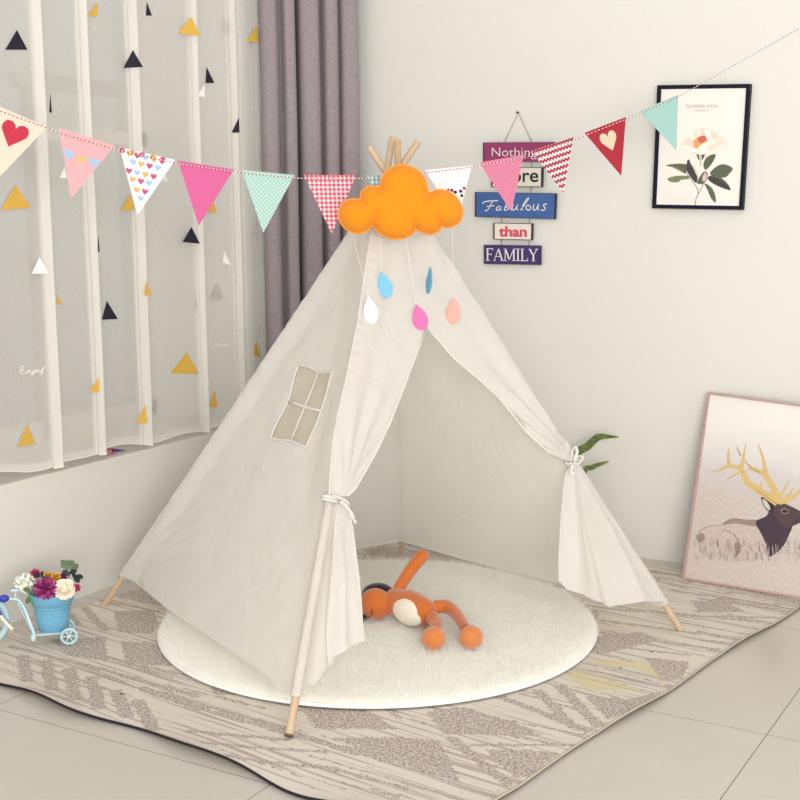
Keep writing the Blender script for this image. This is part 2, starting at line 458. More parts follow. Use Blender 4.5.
b = MB(); b.tube([(RC.x, RC.y, .0105), (RC.x, RC.y, .016)], RR-.004, M_BIND, 160); o = b.build('backing', rr_); o['label'] = 'dark underside'

# =================================================================== TEEPEE TENT
FA, FB, FC_, FD = (on_ground(289, 735, .016), on_ground(104, 605, .010), on_ground(681, 630, .010), on_ground(402, 551, .010))
APEX = Vector((.957, -1.0, 1.325))
def pole_line(Fp, top_uv, ztop):
    c = APEX
    pred = Fp + (c-Fp)*(ztop/c.z)
    return Fp, at(top_uv[0], top_uv[1], depth_of(pred))
POLES = {'A': pole_line(FA, (392.5, 138.5), 1.40), 'B': pole_line(FB, (418, 142), 1.40), 'C': pole_line(FC_, (369.5, 147), 1.39), 'D': pole_line(FD, (397.5, 140.5), 1.40)}
def pz(k, z):
    a, c = POLES[k]; return a + (c-a)*((z-a.z)/(c.z-a.z))
def pv(k, v):
    """point on pole k whose picture row is v"""
    lo, hi = 0.0, 1.0; a, c = POLES[k]
    for _ in range(40):
        t_ = (lo+hi)/2; P = a+(c-a)*t_; d = P-CAM; vv = 400-F_PX*d.dot(UP)/d.dot(FWD)
        if vv > v: lo = t_
        else: hi = t_
    return a+(c-a)*lo
tent = empty('teepee_tent', (RC.x, RC.y, .01), 'cream cotton teepee play tent with open front standing over the round rug', 'tent')
PR = .0097
for k in 'ABCD':
    a, c = POLES[k]; b = MB(); n = 10
    b.tube([a.lerp(c, i/n) for i in range(n+1)], PR, M_WOOD, 18)
    d = (c-a).normalized(); b.tube([c-d*.0005, c+d*.0012], PR*.93, M_WOODEND, 18)
    p_ = b.build('pole', tent, angle=.6)
    if k in 'A': 
        bb = MB(); bb.tube([a-d*.004, a+d*.0015], PR*1.04, plain('pole_foot_cap', (96, 72, 58), .8), 18); q = bb.build('pole_cap', p_, angle=.6); q['label'] = 'dark brown foot cap'
SL = {'A': (pv('A', 697), pv('A', 488)), 'B': (pv('B', 577), pz('B', 1.27)), 'C': (pv('C', 604), pz('C', 1.27)), 'D': (pv('D', 539), pz('D', 1.27))}
for k in 'ABCD':
    a, c = SL[k]; N = 260; seed = ord(k); r0 = .0128 if k == 'A' else .0146
    ruch = .10 if k == 'B' else .05
    def rf(t_, an, k=k, seed=seed, ruch=ruch):
        w_ = (ruch*.8*nz(t_*52, math.cos(an)*.8+seed)+ruch*.7*math.sin(t_*190+2*math.sin(an+seed)+6*nz(t_*11, seed))*max(0, nz(t_*7, seed+3)+.3))*(sstep(.8, .2, t_) if k == 'B' else (sstep(.25, 0, t_)+.25))
        return 1+w_+.10*nz(t_*14, math.cos(an)*1.2+seed, math.sin(an)*1.2)
    b = MB(); b.tube([a.lerp(c, i/N) for i in range(N+1)], [r0 - .001*(i/N) for i in range(N+1)], M_CANVAS, 20, cap=False, rfun=rf)
    b.build('pole_sleeve', tent)
PL_F = plane3(pz('A', .1), pz('C', .1), (pz('A', 1.25)+pz('C', 1.25))/2)
PL_L = plane3(pz('A', .1), pz('B', .1), (pz('A', 1.25)+pz('B', 1.25))/2)
# ---- seam where the front cloth wraps round the front pole onto the left side
SEAM = [(381,192),(375,216),(370,240),(363,285),(358,320),(348,370),(339,410),(333.5,440),(330.5,470),(329,499)]
PL_S = (PL_F[0]+PL_F[1]*.0135, PL_F[1])
S3 = catmull([on_plane(u, v, PL_S) for u, v in SEAM], 5)
# ---- left side panel with a window opening
fl = Frame2(PL_L); dl = Frame2(PL_L)
WIN = [(298.7,364),(308,366),(317.5,370.5),(326,371.5),(334.5,372.5),(327,392),(320.5,410),(313,430),(306,446.5),(298,443),(291,440),(280,439.5),(270,437.5),(279,418),(287.5,400.5),(293,382)]
def q2(P, fr): return fr.to2(P)
pa = [q2(pz('B', 1.262), fl), q2(SL['B'][0], fl)] + [fl.px(*q) for q in ((121,577),(133,579.5),(168.5,609),(228,648),(262,673),(288,694))] + [q2(SL['A'][0], fl), q2(pv('A', 560), fl)] + [q2(P, fl) for P in S3[::-1]]
wv = [fl.px(u-2.5, v-.5) for u, v in WIN]; wc = sum(wv, Vector((0, 0)))/len(wv)
BA, BB = fl.to2(pz('B', .1)), fl.to2(pz('B', 1.2)); BD_ = (BB-BA).normalized()
def poleB(q): d = q-BA; return (d-BD_*d.dot(BD_)).length
SQ = [(q2(P, fl), (P-fl.P).dot(fl.n)) for P in S3]
def disp_l(q):
    P = fl.to3(q)
    dq, hq = min(((q-a_).length, h_) for a_, h_ in SQ); ks = sstep(.16, 0, dq)
    kb = sstep(.07, 0, poleB(q)); return (disp_l0(q, P)*(1-ks)+hq*ks)*(1-kb)+kb*(.0115+.0022*nz(q.x*12, q.y*90))
def disp_l0(q, P):
    a = .005*nz(q.x*5, q.y*5, 2)+.0022*nz(q.x*16+q.y*6, q.y*9, 5)+.0010*nz(q.x*40, q.y*30)
    # slanting tension creases from the foot of the left pole along the bottom hem
    dB = (P-SL['B'][0]).length
    a += .0035*math.sin(dB*9+40*math.atan2(q.y-pa[1].y, q.x-pa[1].x))*sstep(.6, .05, dB)*sstep(.0, .06, dB)
    dw = (q-wc).length
    a += .0022*math.sin(dw*60)*sstep(.22, .1, dw)
    tz = sstep(.0, .3, P.z)
    return a - .012*math.sin(PI*min(1, max(0, P.z/1.2)))*sstep(0, .1, tz)
b = MB(); patch(b, fl, pa, M_CANVAS, .013, [wv], disp_l); side = b.build('side_panel', tent); side['label'] = 'left canvas side with a cross-barred window'
def on_l(q, h=0): return fl.to3(q, disp_l(q)+h)
b = MB(); b.tube([on_l(fl.px(*q), .001) for q in ((121,577.5),(133,580),(150,594),(168.5,609.5),(198,630),(228,648.5),(262,673.5),(287,694))], .0022, M_HEM, 6); b.build('bottom_hem', side)
t = NT('window_gauze'); o_ = t.obj(); df = t.principled(rgb(200, 188, 164), .9); tp = t.node('ShaderNodeBsdfTransparent')
mx = t.node('ShaderNodeMixShader'); mx.inputs[0].default_value = .45; t.link(df, mx.inputs[1]); t.link(tp.outputs[0], mx.inputs[2]); M_GAUZE = t.done(mx.outputs[0])
b = MB(); patch(b, fl, [wc+(q-wc)*1.03 for q in wv], M_GAUZE, .013, disp=lambda q: disp_l(q)-.004); gz = b.build('window_mesh', side); gz['label'] = 'beige see-through gauze window'
M_TRIM = canvas_mat('white_tape', (232, 227, 218), .05)
b = MB()
b.tube([on_l(q, .0015) for q in resample(wv, .008)], .0034, M_TRIM, 8, closed=True, flat=.6, up=fl.n)
for l_ in ([(315,370),(308.5,387.5),(302,405.5),(295.5,422.5),(288.5,439.5)], [(285,400),(293.5,402.5),(302,405.5),(310.5,407.5),(318,409.5)]):
    b.tube([on_l(fl.px(*q), .0015) for q in l_], .0036, M_TRIM, 8, flat=.4, up=fl.n)
b.build('window_trim', side)
# ---- front: yoke with two flaps tied back to the poles
ff = Frame2(PL_F)
T1 = ff.px(341, 499); T2 = ff.px(571, 463)
EL = [(424,329),(412,360),(400,391),(386,425),(372,455),(360,478),(351,491),(343,498)]
ER = [(424,329),(436,342),(450.5,359.6),(472,376.6),(497,398),(524,433),(545,453),(564.5,463)]
up_poly = [ff.to2(P) for P in S3] + [ff.px(*q) for q in EL[::-1]] + [ff.px(*q) for q in ER[1:]] + [ff.to2(pv('C', 461)), ff.to2(pz('C', .9)), ff.to2(pz('C', 1.265))]
peak = ff.px(424, 329)
def line_dist(k):
    a, c = ff.to2(pz(k, .1)), ff.to2(pz(k, 1.2)); d = (c-a).normalized()
    return lambda q: ((q-a)-d*(q-a).dot(d)).length
poleA_, poleC_ = line_dist('A'), line_dist('C')
def disp_f(q):
    a = .004*nz(q.x*6, q.y*6, 9)+.0018*nz(q.x*18, q.y*14, 4)
    a *= sstep(.05, .3, (q-T2).length)
    for T, n_, ph in ((T1, 26, .6), (T2, 30, 2.0)):
        d = q-T; L = d.length; an = math.atan2(d.y, d.x)
        a += min(.010, .07*L)*math.sin(an*n_+ph)*sstep(.5, .1, L)
    a += .004*math.sin((q.x-peak.x)*75+.8)*sstep(peak.y+.02, peak.y+.28, q.y)         # gathers falling from the crown
    ds = min((q-p).length for p in S2)
    pd = min(poleA_(q), poleC_(q))
    return (a*(1-.6*sstep(.05, .015, poleA_(q)))+.009*sstep(.07, .02, pd))*sstep(0, .03, ds)+.0135
S2 = [ff.to2(P) for P in S3]
LW = [(345,500.6),(349,513),(352.5,529),(356,562.5),(360,600),(362.5,641),(349,646),(334,656),(331,666.5),(324,678),(316,684.6),(300,688.5)]
lw_poly = [ff.px(*q) for q in [(338,502)]+LW[:9]+[(329.5,655),(328.5,625),(329.5,590),(332,550),(334.5,520)]]
li_poly = [ff.to2(pv('A', 499))]+[ff.px(*q) for q in [(342,503),(344,530),(343,580),(339,630),(333,664),(324,678),(316,684.6),(300,688.5)]]+[ff.to2(pv('A', 690))]
RW = [(566,470),(564,481),(560,520),(558.5,556),(557.5,580),(564.5,590),(590,599.5),(614,605),(641,601.5),(660,603)]
rw_poly = [ff.to2(pv('C', 461))]+[ff.px(*q) for q in RW]+[ff.to2(pv('C', 603))]
CA, CB = ff.to2(pz('C', .1)), ff.to2(pz('C', 1.2)); CD = (CB-CA).normalized()
def poleC(q): d = q-CA; return (d-CD*d.dot(CD)).length
def fan(T, folds, amp):
    def f(q):
        d = q-T; L = d.length; an = math.atan2(d.y, d.x); a = 0
        for (c, w_, s_) in folds: a += s_*math.exp(-((an-c)/w_)**2)
        return a*amp*min(1, L/.18)+.003*nz(q.x*9, q.y*9, 7)+.003+(.0105*sstep(.06, 0, poleC(q)) if T is T2 else 0)
    return f
def ang(T, u, v): d = ff.px(u, v)-T; return math.atan2(d.y, d.x)
d_li = lambda q: -.030*sstep(.0, .05, (q-AA-AD*(q-AA).dot(AD)).length)*sstep(0, .1, (q-T1).length)+.002*nz(q.x*9, q.y*9)
AA, AB_ = ff.to2(pz('A', .1)), ff.to2(pz('A', 1.2)); AD = (AB_-AA).normalized()
d_lw = fan(T1, [(ang(T1, 329, 660), .045, -.7), (ang(T1, 340, 645), .05, .7), (ang(T1, 352, 635), .03, -.35), (ang(T1, 358, 630), .03, .3)], .022)
d_rw = fan(T2, [(ang(T2, 605, 575), .09, -1.3), (ang(T2, 575, 580), .12, .9), (ang(T2, 635, 590), .07, 1.0), (ang(T2, 592, 560), .05, .4)], .022)
b = MB(); patch(b, ff, up_poly, M_CANVAS, .0075, disp=disp_f); yoke = b.build('front_panel', tent); yoke['label'] = 'front canvas parted into two flaps'
b = MB()
for E_ in (EL, ER): b.tube([ff.to3(p, disp_f(p)) for p in [ff.px(*q) for q in E_] for p in [p]], .0034, M_HEM, 8)
b.build('opening_hem', yoke)
b = MB(); b.tube(S3, .0024, M_HEM, 6); b.build('corner_seam', yoke)
b = MB(); b.tube([ff.to3(p, disp_f(p)+.001) for p in resample([ff.px(412, 238), ff.px(414, 262)], .02)[:3]], .0012, M_HEM, 6)
b.build('seam', yoke); b = MB(); b.tube([ff.to3(ff.px(u, v), disp_f(ff.px(u, v))+.0008) for u, v in ((354,387),(361,388.5),(368,388),(376,388))], .0008, M_HEM, 6); b.build('seam', yoke)
for nm, pl, dd in (('front_flap', li_poly, d_li), ('front_flap', lw_poly, d_lw), ('front_flap', rw_poly, d_rw)):
    b = MB(); patch(b, ff, pl, M_CANVAS, .009, disp=dd); f_ = b.build(nm, tent)
    nh = {4: 0}.get(0, 0); hp_ = pl[1:11] if pl is lw_poly else pl[1:-1]
    b = MB(); b.tube([ff.to3(p, dd(p)) for a_, c_ in zip(hp_[:-1], hp_[1:]) for p in (a_, a_.lerp(c_, .5))]+[ff.to3(hp_[-1], dd(hp_[-1]))], .0022, M_HEM, 6)
    b.build('flap_hem', f_)
# ---- back panels
for k1, k2, lab in (('B', 'D', 'left rear canvas wall'), ('D', 'C', 'right rear canvas wall')):
    b = MB(); rows_ = []
    z1, z2 = SL[k1][0].z, SL[k2][0].z
    nin = (APEX-(pz(k1, .4)+pz(k2, .4))/2); nin.z = 0; nin.normalize()
    for i in range(61):
        t_ = i/60; row = []
        pA = pz(k1, z1+(1.262-z1)*t_); pB = pz(k2, z2+(1.262-z2)*t_)
        for j in range(49):
            s_ = j/48; P = pA.lerp(pB, s_)
            P.z -= .012*math.sin(PI*s_)*(1-t_)
            row.append(P + nin*(.015+.004*nz(s_*5, t_*6, ord(k1))+.006*math.sin(PI*s_)*math.sin(PI*t_)+.002*nz(s_*20, t_*9)))
        rows_.append(row)
    b.grid(rows_, M_CANVAS); o = b.build('back_panel', tent); o['label'] = lab
    b = MB(); b.tube(rows_[0], .0035, M_HEM, 6); b.build('bottom_hem', o)
# ---- ties
def tie(k, v, loops, tails):
    c = pv(k, v); a, e = POLES[k]; d = (e-a).normalized(); b = MB(); dp = depth_of(c)-.03
    x = d.orthogonal().normalized(); y = d.cross(x)
    for s_ in (-.005, .003): b.tube([c+x*.0185*math.cos(2*PI*i/20)+y*.0185*math.sin(2*PI*i/20)+d*(s_+.004*math.sin(2*PI*i/20)) for i in range(20)], .0042, M_TRIM, 8, closed=True)
    for L in loops+tails: b.tube(catmull([at(u, w_, dp-.004*i % .01) for i, (u, w_) in enumerate(L)], 6), .0048, M_TRIM, 8, flat=.55)
    o = b.build('tie_cord', tent); return o
tie('A', 499, [[(333,495),(338,497),(345,500),(349,504)]], [[(342,500),(348,507),(352,516),(356,523)], [(340,501),(346,506),(351,512),(354,517)]])
tie('C', 462, [[(572,460),(572,452),(575,447),(577,452),(574,461)], [(574,461),(579,456),(583,458),(578,464),(573,463)]], [[(573,462),(571,469),(572,475),(575,472)], [(572,462),(568,464),(565,462)]])

# =================================================================== CLOUD AND RAINDROPS
def felt(name, c):
    t = NT(name); o = t.obj()
    col = t.mix(t.noise(40, 4, o), rgb(*c), tuple(x*.9 for x in rgb(*c)[:3])+(1,))
    return t.done(t.principled(col, .95, t.bump(t.noise(420, 3, o), .3, .002), **{'Sheen Weight': .2, 'Specular IOR Level': .05}))
M_CL = felt('orange_felt', (224, 136, 28)); M_CLE = felt('orange_felt_edge', (236, 154, 54))
D_CL = 3.305
CLPX = [(380.5,182),(384,174),(391,168),(400,165),(410,166.5),(419,171.5),(425,179),(428,190),(430,193),(437,190),(446,191),(455,196),(461,205),(462.5,213),(460,221),(453,226.5),(446,227.5),(441.5,226),(440,230),(434,233.5),(426,234),(418,230),(416.5,229),(411,235),(403,238.5),(393,238.8),(384,236),(377,231),(372.5,225.5),(367,231),(358,233.5),(349,231),(341.5,224),(338.7,215),(341,206),(347,200.5),(355,199),(360,199.5),(361,193),(366,188),(373,186),(379,187)]
pc = (at(400, 203, D_CL), (CAM-at(400, 203, D_CL)).normalized())
pc = (pc[0], Vector((pc[1].x, pc[1].y, .0)).normalized())
fc = Frame2(pc); out = [Vector((q.x, q.y)) for q in catmull([tuple(fc.px(*q))+(0,) for q in CLPX], 4, True)]
oa = np.array([(q.x, q.y) for q in out]); ob_ = np.roll(oa, -1, 0)
def dist_b(q):
    p = np.array((q.x, q.y)); d = ob_-oa; t_ = np.clip(((p-oa)*d).sum(1)/(d*d).sum(1), 0, 1)
    return float(np.min(np.linalg.norm(oa+d*t_[:, None]-p, axis=1)))
CREASE = [(fc.px(*a), fc.px(*c)) for a, c in (((372,225),(379,207)), ((441,226),(435,211)), ((416.5,229),(413,216)), ((430,193),(424,204)), ((379,187),(384,197)), ((360,199),(366,207)))]
def crease(q):
    k = 0
    for a, c in CREASE:
        d = c-a; t_ = min(1, max(0, (q-a).dot(d)/d.dot(d))); k = max(k, math.exp(-((q-a-d*t_).length/.0055)**2)*(1-t_*.8))
    return k
def puff(q):
    d = max(0, dist_b(q)-.003); R_ = .05
    x = min(1, d/R_); return 0.033*math.sqrt(max(0, 1-(1-x)**2))*(1-.45*crease(q))+.0015*nz(q.x*40, q.y*40)*x
cl = empty('cloud_pillow', at(400, 203, D_CL), 'puffy orange felt cloud pillow hanging at the top of the tent', 'cloud ornament')
b = MB(); patch(b, fc, out, M_CL, .0055, disp=lambda q: puff(q)+.0012); patch(b, fc, out, M_CL, .009, disp=lambda q: -puff(q)*.75-.0012); b.build('stuffed_body', cl)
b = MB(); b.tube([fc.to3(q) for q in out], .0026, M_CLE, 6, closed=True, flat=1.0); o = b.build('stitched_edge', cl); o['label'] = 'paler stitched seam edge'
M_STR = plain('white_thread', (238, 234, 226), .8)
b = MB(); b.tube([fc.to3(fc.px(398, 172), -.02), pz('A', 1.33)], .0011, M_STR, 6); b.build('hanging_thread', cl)
def raindrop(tip, bot, wpx, c, name, label, top, turn=0.0):
    P = on_plane((tip[0]+bot[0])/2, (tip[1]+bot[1])/2, PL_F); dp = depth_of(P)-.040
    a, e = at(tip[0], tip[1], dp), at(bot[0], bot[1], dp)
    ax = (e-a); L = ax.length; ax.normalize()
    n0 = pc[1]; n0 = (n0-ax*n0.dot(ax)).normalized(); sd = ax.cross(n0)
    n1 = n0*math.cos(turn)+sd*math.sin(turn); s1 = ax.cross(n1)
    w_ = wpx*dp/F_PX/2; m = felt(name+'_felt', c); b = MB()
    prof = [(0, 0), (.1, .24), (.25, .58), (.45, .9), (.6, 1), (.75, .93), (.88, .68), (.96, .38), (1, .02)]
    o = empty('raindrop', (a+e)/2, label, 'raindrop ornament', 'felt raindrops under the cloud')
    pts = catmull([a+ax*(L*t_)+s1*(w_*x) for t_, x in prof], 5)+catmull([a+ax*(L*t_)-s1*(w_*x) for t_, x in prof[::-1]], 5)[1:-1]
    b = MB(); cc = sum(pts, Vector())/len(pts)
    for sg in (1, -1):
        rings = [[cc+(p-cc)*k+n1*(sg*(.0012+.0035*math.sqrt(max(0, 1-k*k)))) for p in pts] for k in (1, .9, .7, .45, .2, .01)]
        b.grid(rings, m, closed=True)
    for k in (0,): 
        b.grid([[p+n1*.0012 for p in pts], [p-n1*.0012 for p in pts]], m, closed=True)
    b.build('felt_body', o)
    tp_ = at(top[0], top[1], D_CL+.012)
    b = MB(); b.tube([a+ax*.004, a.lerp(tp_, .5), tp_], .0005, M_STR, 6); b.build('thread', o)
raindrop((368,296),(373,324), 15, (226,224,220), 'white', 'white felt raindrop hanging leftmost under the cloud', (352,232))
raindrop((381,271),(388,298), 14.5, (122,184,216), 'sky_blue', 'wide sky blue felt raindrop facing the room, left of centre', (380,235))
raindrop((430.5,267),(428,294), 13, (88,160,190), 'teal_blue', 'blue felt raindrop turned edge-on, right of the centre', (430,232), 1.22)
raindrop((416,304),(423,330), 15.5, (222,112,166), 'hot_pink', 'hot pink felt raindrop over the peak of the tent opening', (406,238))
raindrop((454.5,297),(453,324.5), 14.5, (230,168,154), 'peach', 'peach felt raindrop hanging rightmost under the cloud', (452,226))

# =================================================================== PENNANT BUNTING
def dstr(u): return float(np.interp(u, [-220, 0, 240, 395, 520, 680, 800, 830], [2.93, 3.10, 3.27, 3.385, 3.50, 3.72, 3.82, 3.86]))
SP = [(-220,10),(-120,61),(-60,88),(-25,101),(0,111),(41,125.5),(57,132),(63,134),(112,148.5),(118,150),(175,163),(180,164),(237,172),(243,173),(296,178),(304,178.5),(358,178.5),(370,178.5),(400,177),(425,173),(472,167),(480,165.5),(526,157.5),(533,154),(576,139.5),(586,135),(628,118.5),(641,113),(679,96.5),(700,84.5),(740,62),(800,28),(812,21)]
t = NT('bakers_twine'); x, y, z = t.sep(t.obj())
st = t.math('GREATER_THAN', t.math('FRACT', t.math('ADD', t.math('MULTIPLY', x, 150), 50.0)), .5)
M_TWINE = t.done(t.principled(t.mix(st, rgb(236, 226, 218), rgb(150, 32, 62)), .8))
b = MB(); b.tube([at(u, v, dstr(u)-.0028) for u, v in SP[:-1]]+[on_plane(812, 21, wally(-.003))], .00105, M_TWINE, 6)
o = b.build('bunting_twine'); tag(o, 'red and white twine strung across the room carrying the paper pennants', 'twine')
PAP = .82
prgb = lambda *c: tuple(x*PAP for x in rgb(*c)[:3])+(1,)
MC = lambda n, c, r=.75: plain(n, tuple(255*(1.055*(lin(x)*PAP)**(1/2.4)-.055) for x in c), r, .02)
HEART = [(0,-.5),(-.25,-.22),(-.47,.05),(-.5,.24),(-.4,.42),(-.22,.46),(-.06,.36),(0,.22),(.06,.36),(.22,.46),(.4,.42),(.5,.24),(.47,.05),(.25,-.22)]
def dots_mat(name, bg, fg, per, rad):
    t = NT(name); u, v, _ = t.sep(t.uv())
    def cell(o1, o2):
        a = t.math('SUBTRACT', t.math('FRACT', t.math('ADD', t.math('DIVIDE', u, per), 20+o1)), .5)
        c = t.math('SUBTRACT', t.math('FRACT', t.math('ADD', t.math('DIVIDE', v, per), 20+o2)), .5)
        return t.math('LESS_THAN', t.math('SQRT', t.math('ADD', t.math('MULTIPLY', a, a), t.math('MULTIPLY', c, c))), rad)
    return t.done(t.principled(t.mix(t.math('MAXIMUM', cell(0, 0), cell(.5, .5)), prgb(*bg), prgb(*fg)), .75))
def gingham_mat(name, bg, mid, dk, per):
    t = NT(name); u, v, _ = t.sep(t.uv())
    f = lambda w_: t.math('GREATER_THAN', t.math('FRACT', t.math('ADD', t.math('DIVIDE', w_, per), 20.0)), .5)
    s_ = t.math('ADD', f(u), f(v))
    c1 = t.mix(t.math('MINIMUM', s_, 1.0), prgb(*bg), prgb(*mid)); c2 = t.mix(t.math('MAXIMUM', t.math('SUBTRACT', s_, 1.0), 0.0), c1, prgb(*dk))
    return t.done(t.principled(c2, .75))
def scallop_mat(name):
    t = NT(name); u, v, _ = t.sep(t.uv())
    vv = t.math('ADD', v, t.math('MULTIPLY', .0024, t.math('SINE', t.math('MULTIPLY', u, 560))))
    s_ = t.math('LESS_THAN', t.math('FRACT', t.math('ADD', t.math('DIVIDE', vv, .0165), 20.0)), .5)
    return t.done(t.principled(t.mix(s_, prgb(168, 26, 44), prgb(228, 218, 218)), .75))
def flag(L, R_, T_, m, label, marks=(), back=.0, dash=(150,32,62)):
    dl_, dr = dstr(L[0]), dstr(R_[0]); dt = dstr(T_[0])-back
    a, c, e = at(L[0], L[1], dl_), at(R_[0], R_[1], dr), at(T_[0], T_[1], dt)
    pl = plane3(a, c, e); fr = Frame2(pl, a, c-a)
    b = MB(); A2, C2, E2 = fr.to2(a), fr.to2(c), fr.to2(e)
    H = abs(E2.y); W = C2.x
    bend = lambda q: .004*math.sin(PI*(q[0]/W))*(-q[1]/H)*1.0
    for sg in (0, -.0007): patch(b, fr, [A2, E2, C2], m, .012, disp=lambda q: bend(q)+sg)
    for kind, x, y, s_, c_ in marks:
        cx, cy = fr.px(x, y); mm = MC('print_%d_%d_%d' % c_, c_); k = s_*dl_/F_PX
        if kind == 'heart': sh = [(p*k, q*k) for p, q in HEART]
        elif kind == 'dot': sh = [(k*.5*math.cos(i*PI/6), k*.5*math.sin(i*PI/6)) for i in range(12)]
        else: sh = [(k*.5*math.cos(i*PI/4)*(1 if i % 2 else .75), k*.4*math.sin(i*PI/4)) for i in range(8)]
        pts = [(cx+p, cy+q) for p, q in sh]
        pts = [p for p in pts]
        if all(pip(p[0], p[1], [A2, E2, C2]) for p in pts[::3]):
            b.add([fr.to3(p, bend(p)+.0005) for p in pts], [tuple(range(len(pts)))], mm)
    o = b.build('pennant_flag', smooth=False)
    tag(o, label, 'pennant', 'paper pennants on the twine')
    o.data.update()
    return o
flag((-17,99),(47,127),(-7,184), MC('paper_cream', (228,212,190)), 'cream paper pennant with one red heart at the left edge', [('heart', 13.5, 134.5, 27, (196,34,62))])
flag((59,128),(115,145.5),(71,199), MC('paper_blush', (226,170,172)), 'blush pink pennant with a row of three small hearts', [('heart', 68.5, 155, 10.5, (164,192,224)), ('heart', 81, 160, 10, (218,186,124)), ('heart', 94, 163, 10.5, (164,192,224))])
hp = [(164,192,224), (216,174,100), (196,80,122)]
mk = []
for r_ in range(7):
    for c_ in range(7):
        x = 121+c_*8.2-r_*.2+(4 if r_ % 2 else 0); y = 152+r_*8.6+c_*1.9
        mk.append(('heart', x, y, 6.4, hp[(c_+r_*2) % 3]))
for i in range(6): mk.append(('blob', 122+i*10.2, 150.2+i*2.35, 7, (200,80,120) if i % 2 == 0 else (206,146,88)))
flag((119.5,147),(175,160),(137.5,215), MC('paper_white', (246,242,240)), 'white pennant scattered with tiny pink, blue and yellow hearts', mk)
flag((178,160.5),(234,169.5),(198.5,226), MC('paper_fuchsia', (212,94,146)), 'plain hot pink pennant fifth from the right of the curtain edge' if False else 'plain hot pink pennant between hearts pennant and mint dotted pennant')
flag((242,170),(294.6,175),(263,233), dots_mat('paper_mint_dots', (158,200,185), (212,222,214), .0115, .2), 'mint green pennant with white polka dots before the curtain edge')
flag((304,175),(356,175),(331.5,234), gingham_mat('paper_red_gingham', (236,226,226), (226,146,156), (196,62,82), .0118), 'red gingham checked pennant in front of the grey drape')
flag((366.5,175),(416,176),(391,224), gingham_mat('paper_teal_gingham', (232,236,232), (170,200,200), (110,160,170), .0118), 'teal gingham pennant mostly hidden behind the orange cloud', back=.03)
flag((425,170),(472,165.4),(457,222), MC('paper_pale', (244,234,234)), 'pale white pennant with red and black dots right of the cloud', [('dot', 451.5, 190.5, 3.6, (150,30,48)), ('dot', 455, 192.5, 3.6, (40,30,40)), ('dot', 460.5, 191.5, 3.6, (40,30,40)), ('dot', 464, 188.5, 3.4, (170,40,56)), ('dot', 461.5, 196, 3.4, (40,30,40)), ('dot', 448, 190, 2.4, (60,30,40))], back=.04)
flag((479.5,162.5),(524,154.7),(510.7,211.7), dots_mat('paper_pink_dots', (216,98,138), (232,180,194), .0098, .2), 'pink pennant with tiny pale dots hanging before the word plaque')
flag((531.6,151),(573.7,136.8),(563,193), scallop_mat('paper_red_scallops'), 'red pennant with rows of white scallops right of the word plaque')
flag((584.7,132.7),(626,117),(620.5,176), MC('paper_red', (174,28,48)), 'plain red pennant with one cream heart', [('heart', 609, 141, 20.5, (224,206,172))])
flag((640,111),(678.5,94.4),(675.6,150.6), MC('paper_aqua', (166,206,195)), 'plain pale aqua pennant overlapping the black flower picture')

# =================================================================== HANGING WORD PLAQUE
YS = -.018; pw = wally(YS); NY = Vector((0, -1, 0))
sign = empty('wall_plaque', on_plane(517, 190, wally(0)), 'hanging wall plaque of five painted word boards behind the pennants', 'wall plaque')
M_NAVY = plain('distressed_edge', (52, 44, 62), .7)
def board_mat(name, c, c2):
    t = NT(name); o = t.obj(); n = t.ramp(t.noise(35, 5, o, .7), .56, .72)
    return t.done(t.principled(t.mix(n, rgb(*c), rgb(*c2)), .6))
def P_(u, v, y=YS): return on_plane(u, v, wally(y))
def board(px, c, c2, label, edge=.0022):
    b = MB(); pts = [P_(*q) for q in px]
    b.prism(pts, NY, .008, M_NAVY)
    cc = sum(pts, Vector())/4
    ins = [p+(cc-p)*(edge/abs((cc-p).z)) for p in pts]
    b.add([p+NY*.0006 for p in ins], [(0, 1, 2, 3)], board_mat('board_paint', c, c2))
    o = b.build('word_board', sign, False); o['label'] = label; return o
LF = Vector((0, -.0012, 0))
M_CR = plain('letter_cream', (232, 226, 220), .6, .02); M_BK = plain('letter_black', (32, 26, 34), .6, .02); M_RD = plain('letter_red', (206, 62, 92), .6, .02)
o = board([(483,142.5),(555,142),(555,161.8),(483,161.8)], (142,46,94), (126,40,90), 'magenta board with thin white lettering', .0012)
b = MB(); put_text(b, 'Nothing', P_(492, 159.2), P_(536.5, 159.2), P_(492, 147.8), M_CR, offset=-.012, lift=LF); b.build('lettering', o, False)
o = board([(491,167.2),(543,167.2),(542.5,187),(491,187)], (216,208,192), (196,186,168), 'cream board with bold black lettering')
b = MB(); put_text(b, 'more', P_(497, 182.2), P_(538.5, 182.2), P_(497, 172.8), M_BK, offset=.014, lift=LF); b.build('lettering', o, False)
o = board([(475,192),(556.5,193.3),(555.5,219.3),(474.8,216.8)], (58,92,150), (50,72,124), 'wide blue board with white script', .0018)
b = MB()
def sx(pts, w_, m=M_CR, o0=(470,135), k=8.89, n_=5):
    P = [P_(o0[0]+x/k, o0[1]+y/k, YS-.0013) for x, y in pts]
    b.ribbon(catmull(P, n_), w_, m, NY)
circ = lambda cx, cy, rx, ry: [(cx+rx*math.cos(i*PI/6+.6), cy-ry*math.sin(i*PI/6+.6)) for i in range(13)]
W_ = .0033
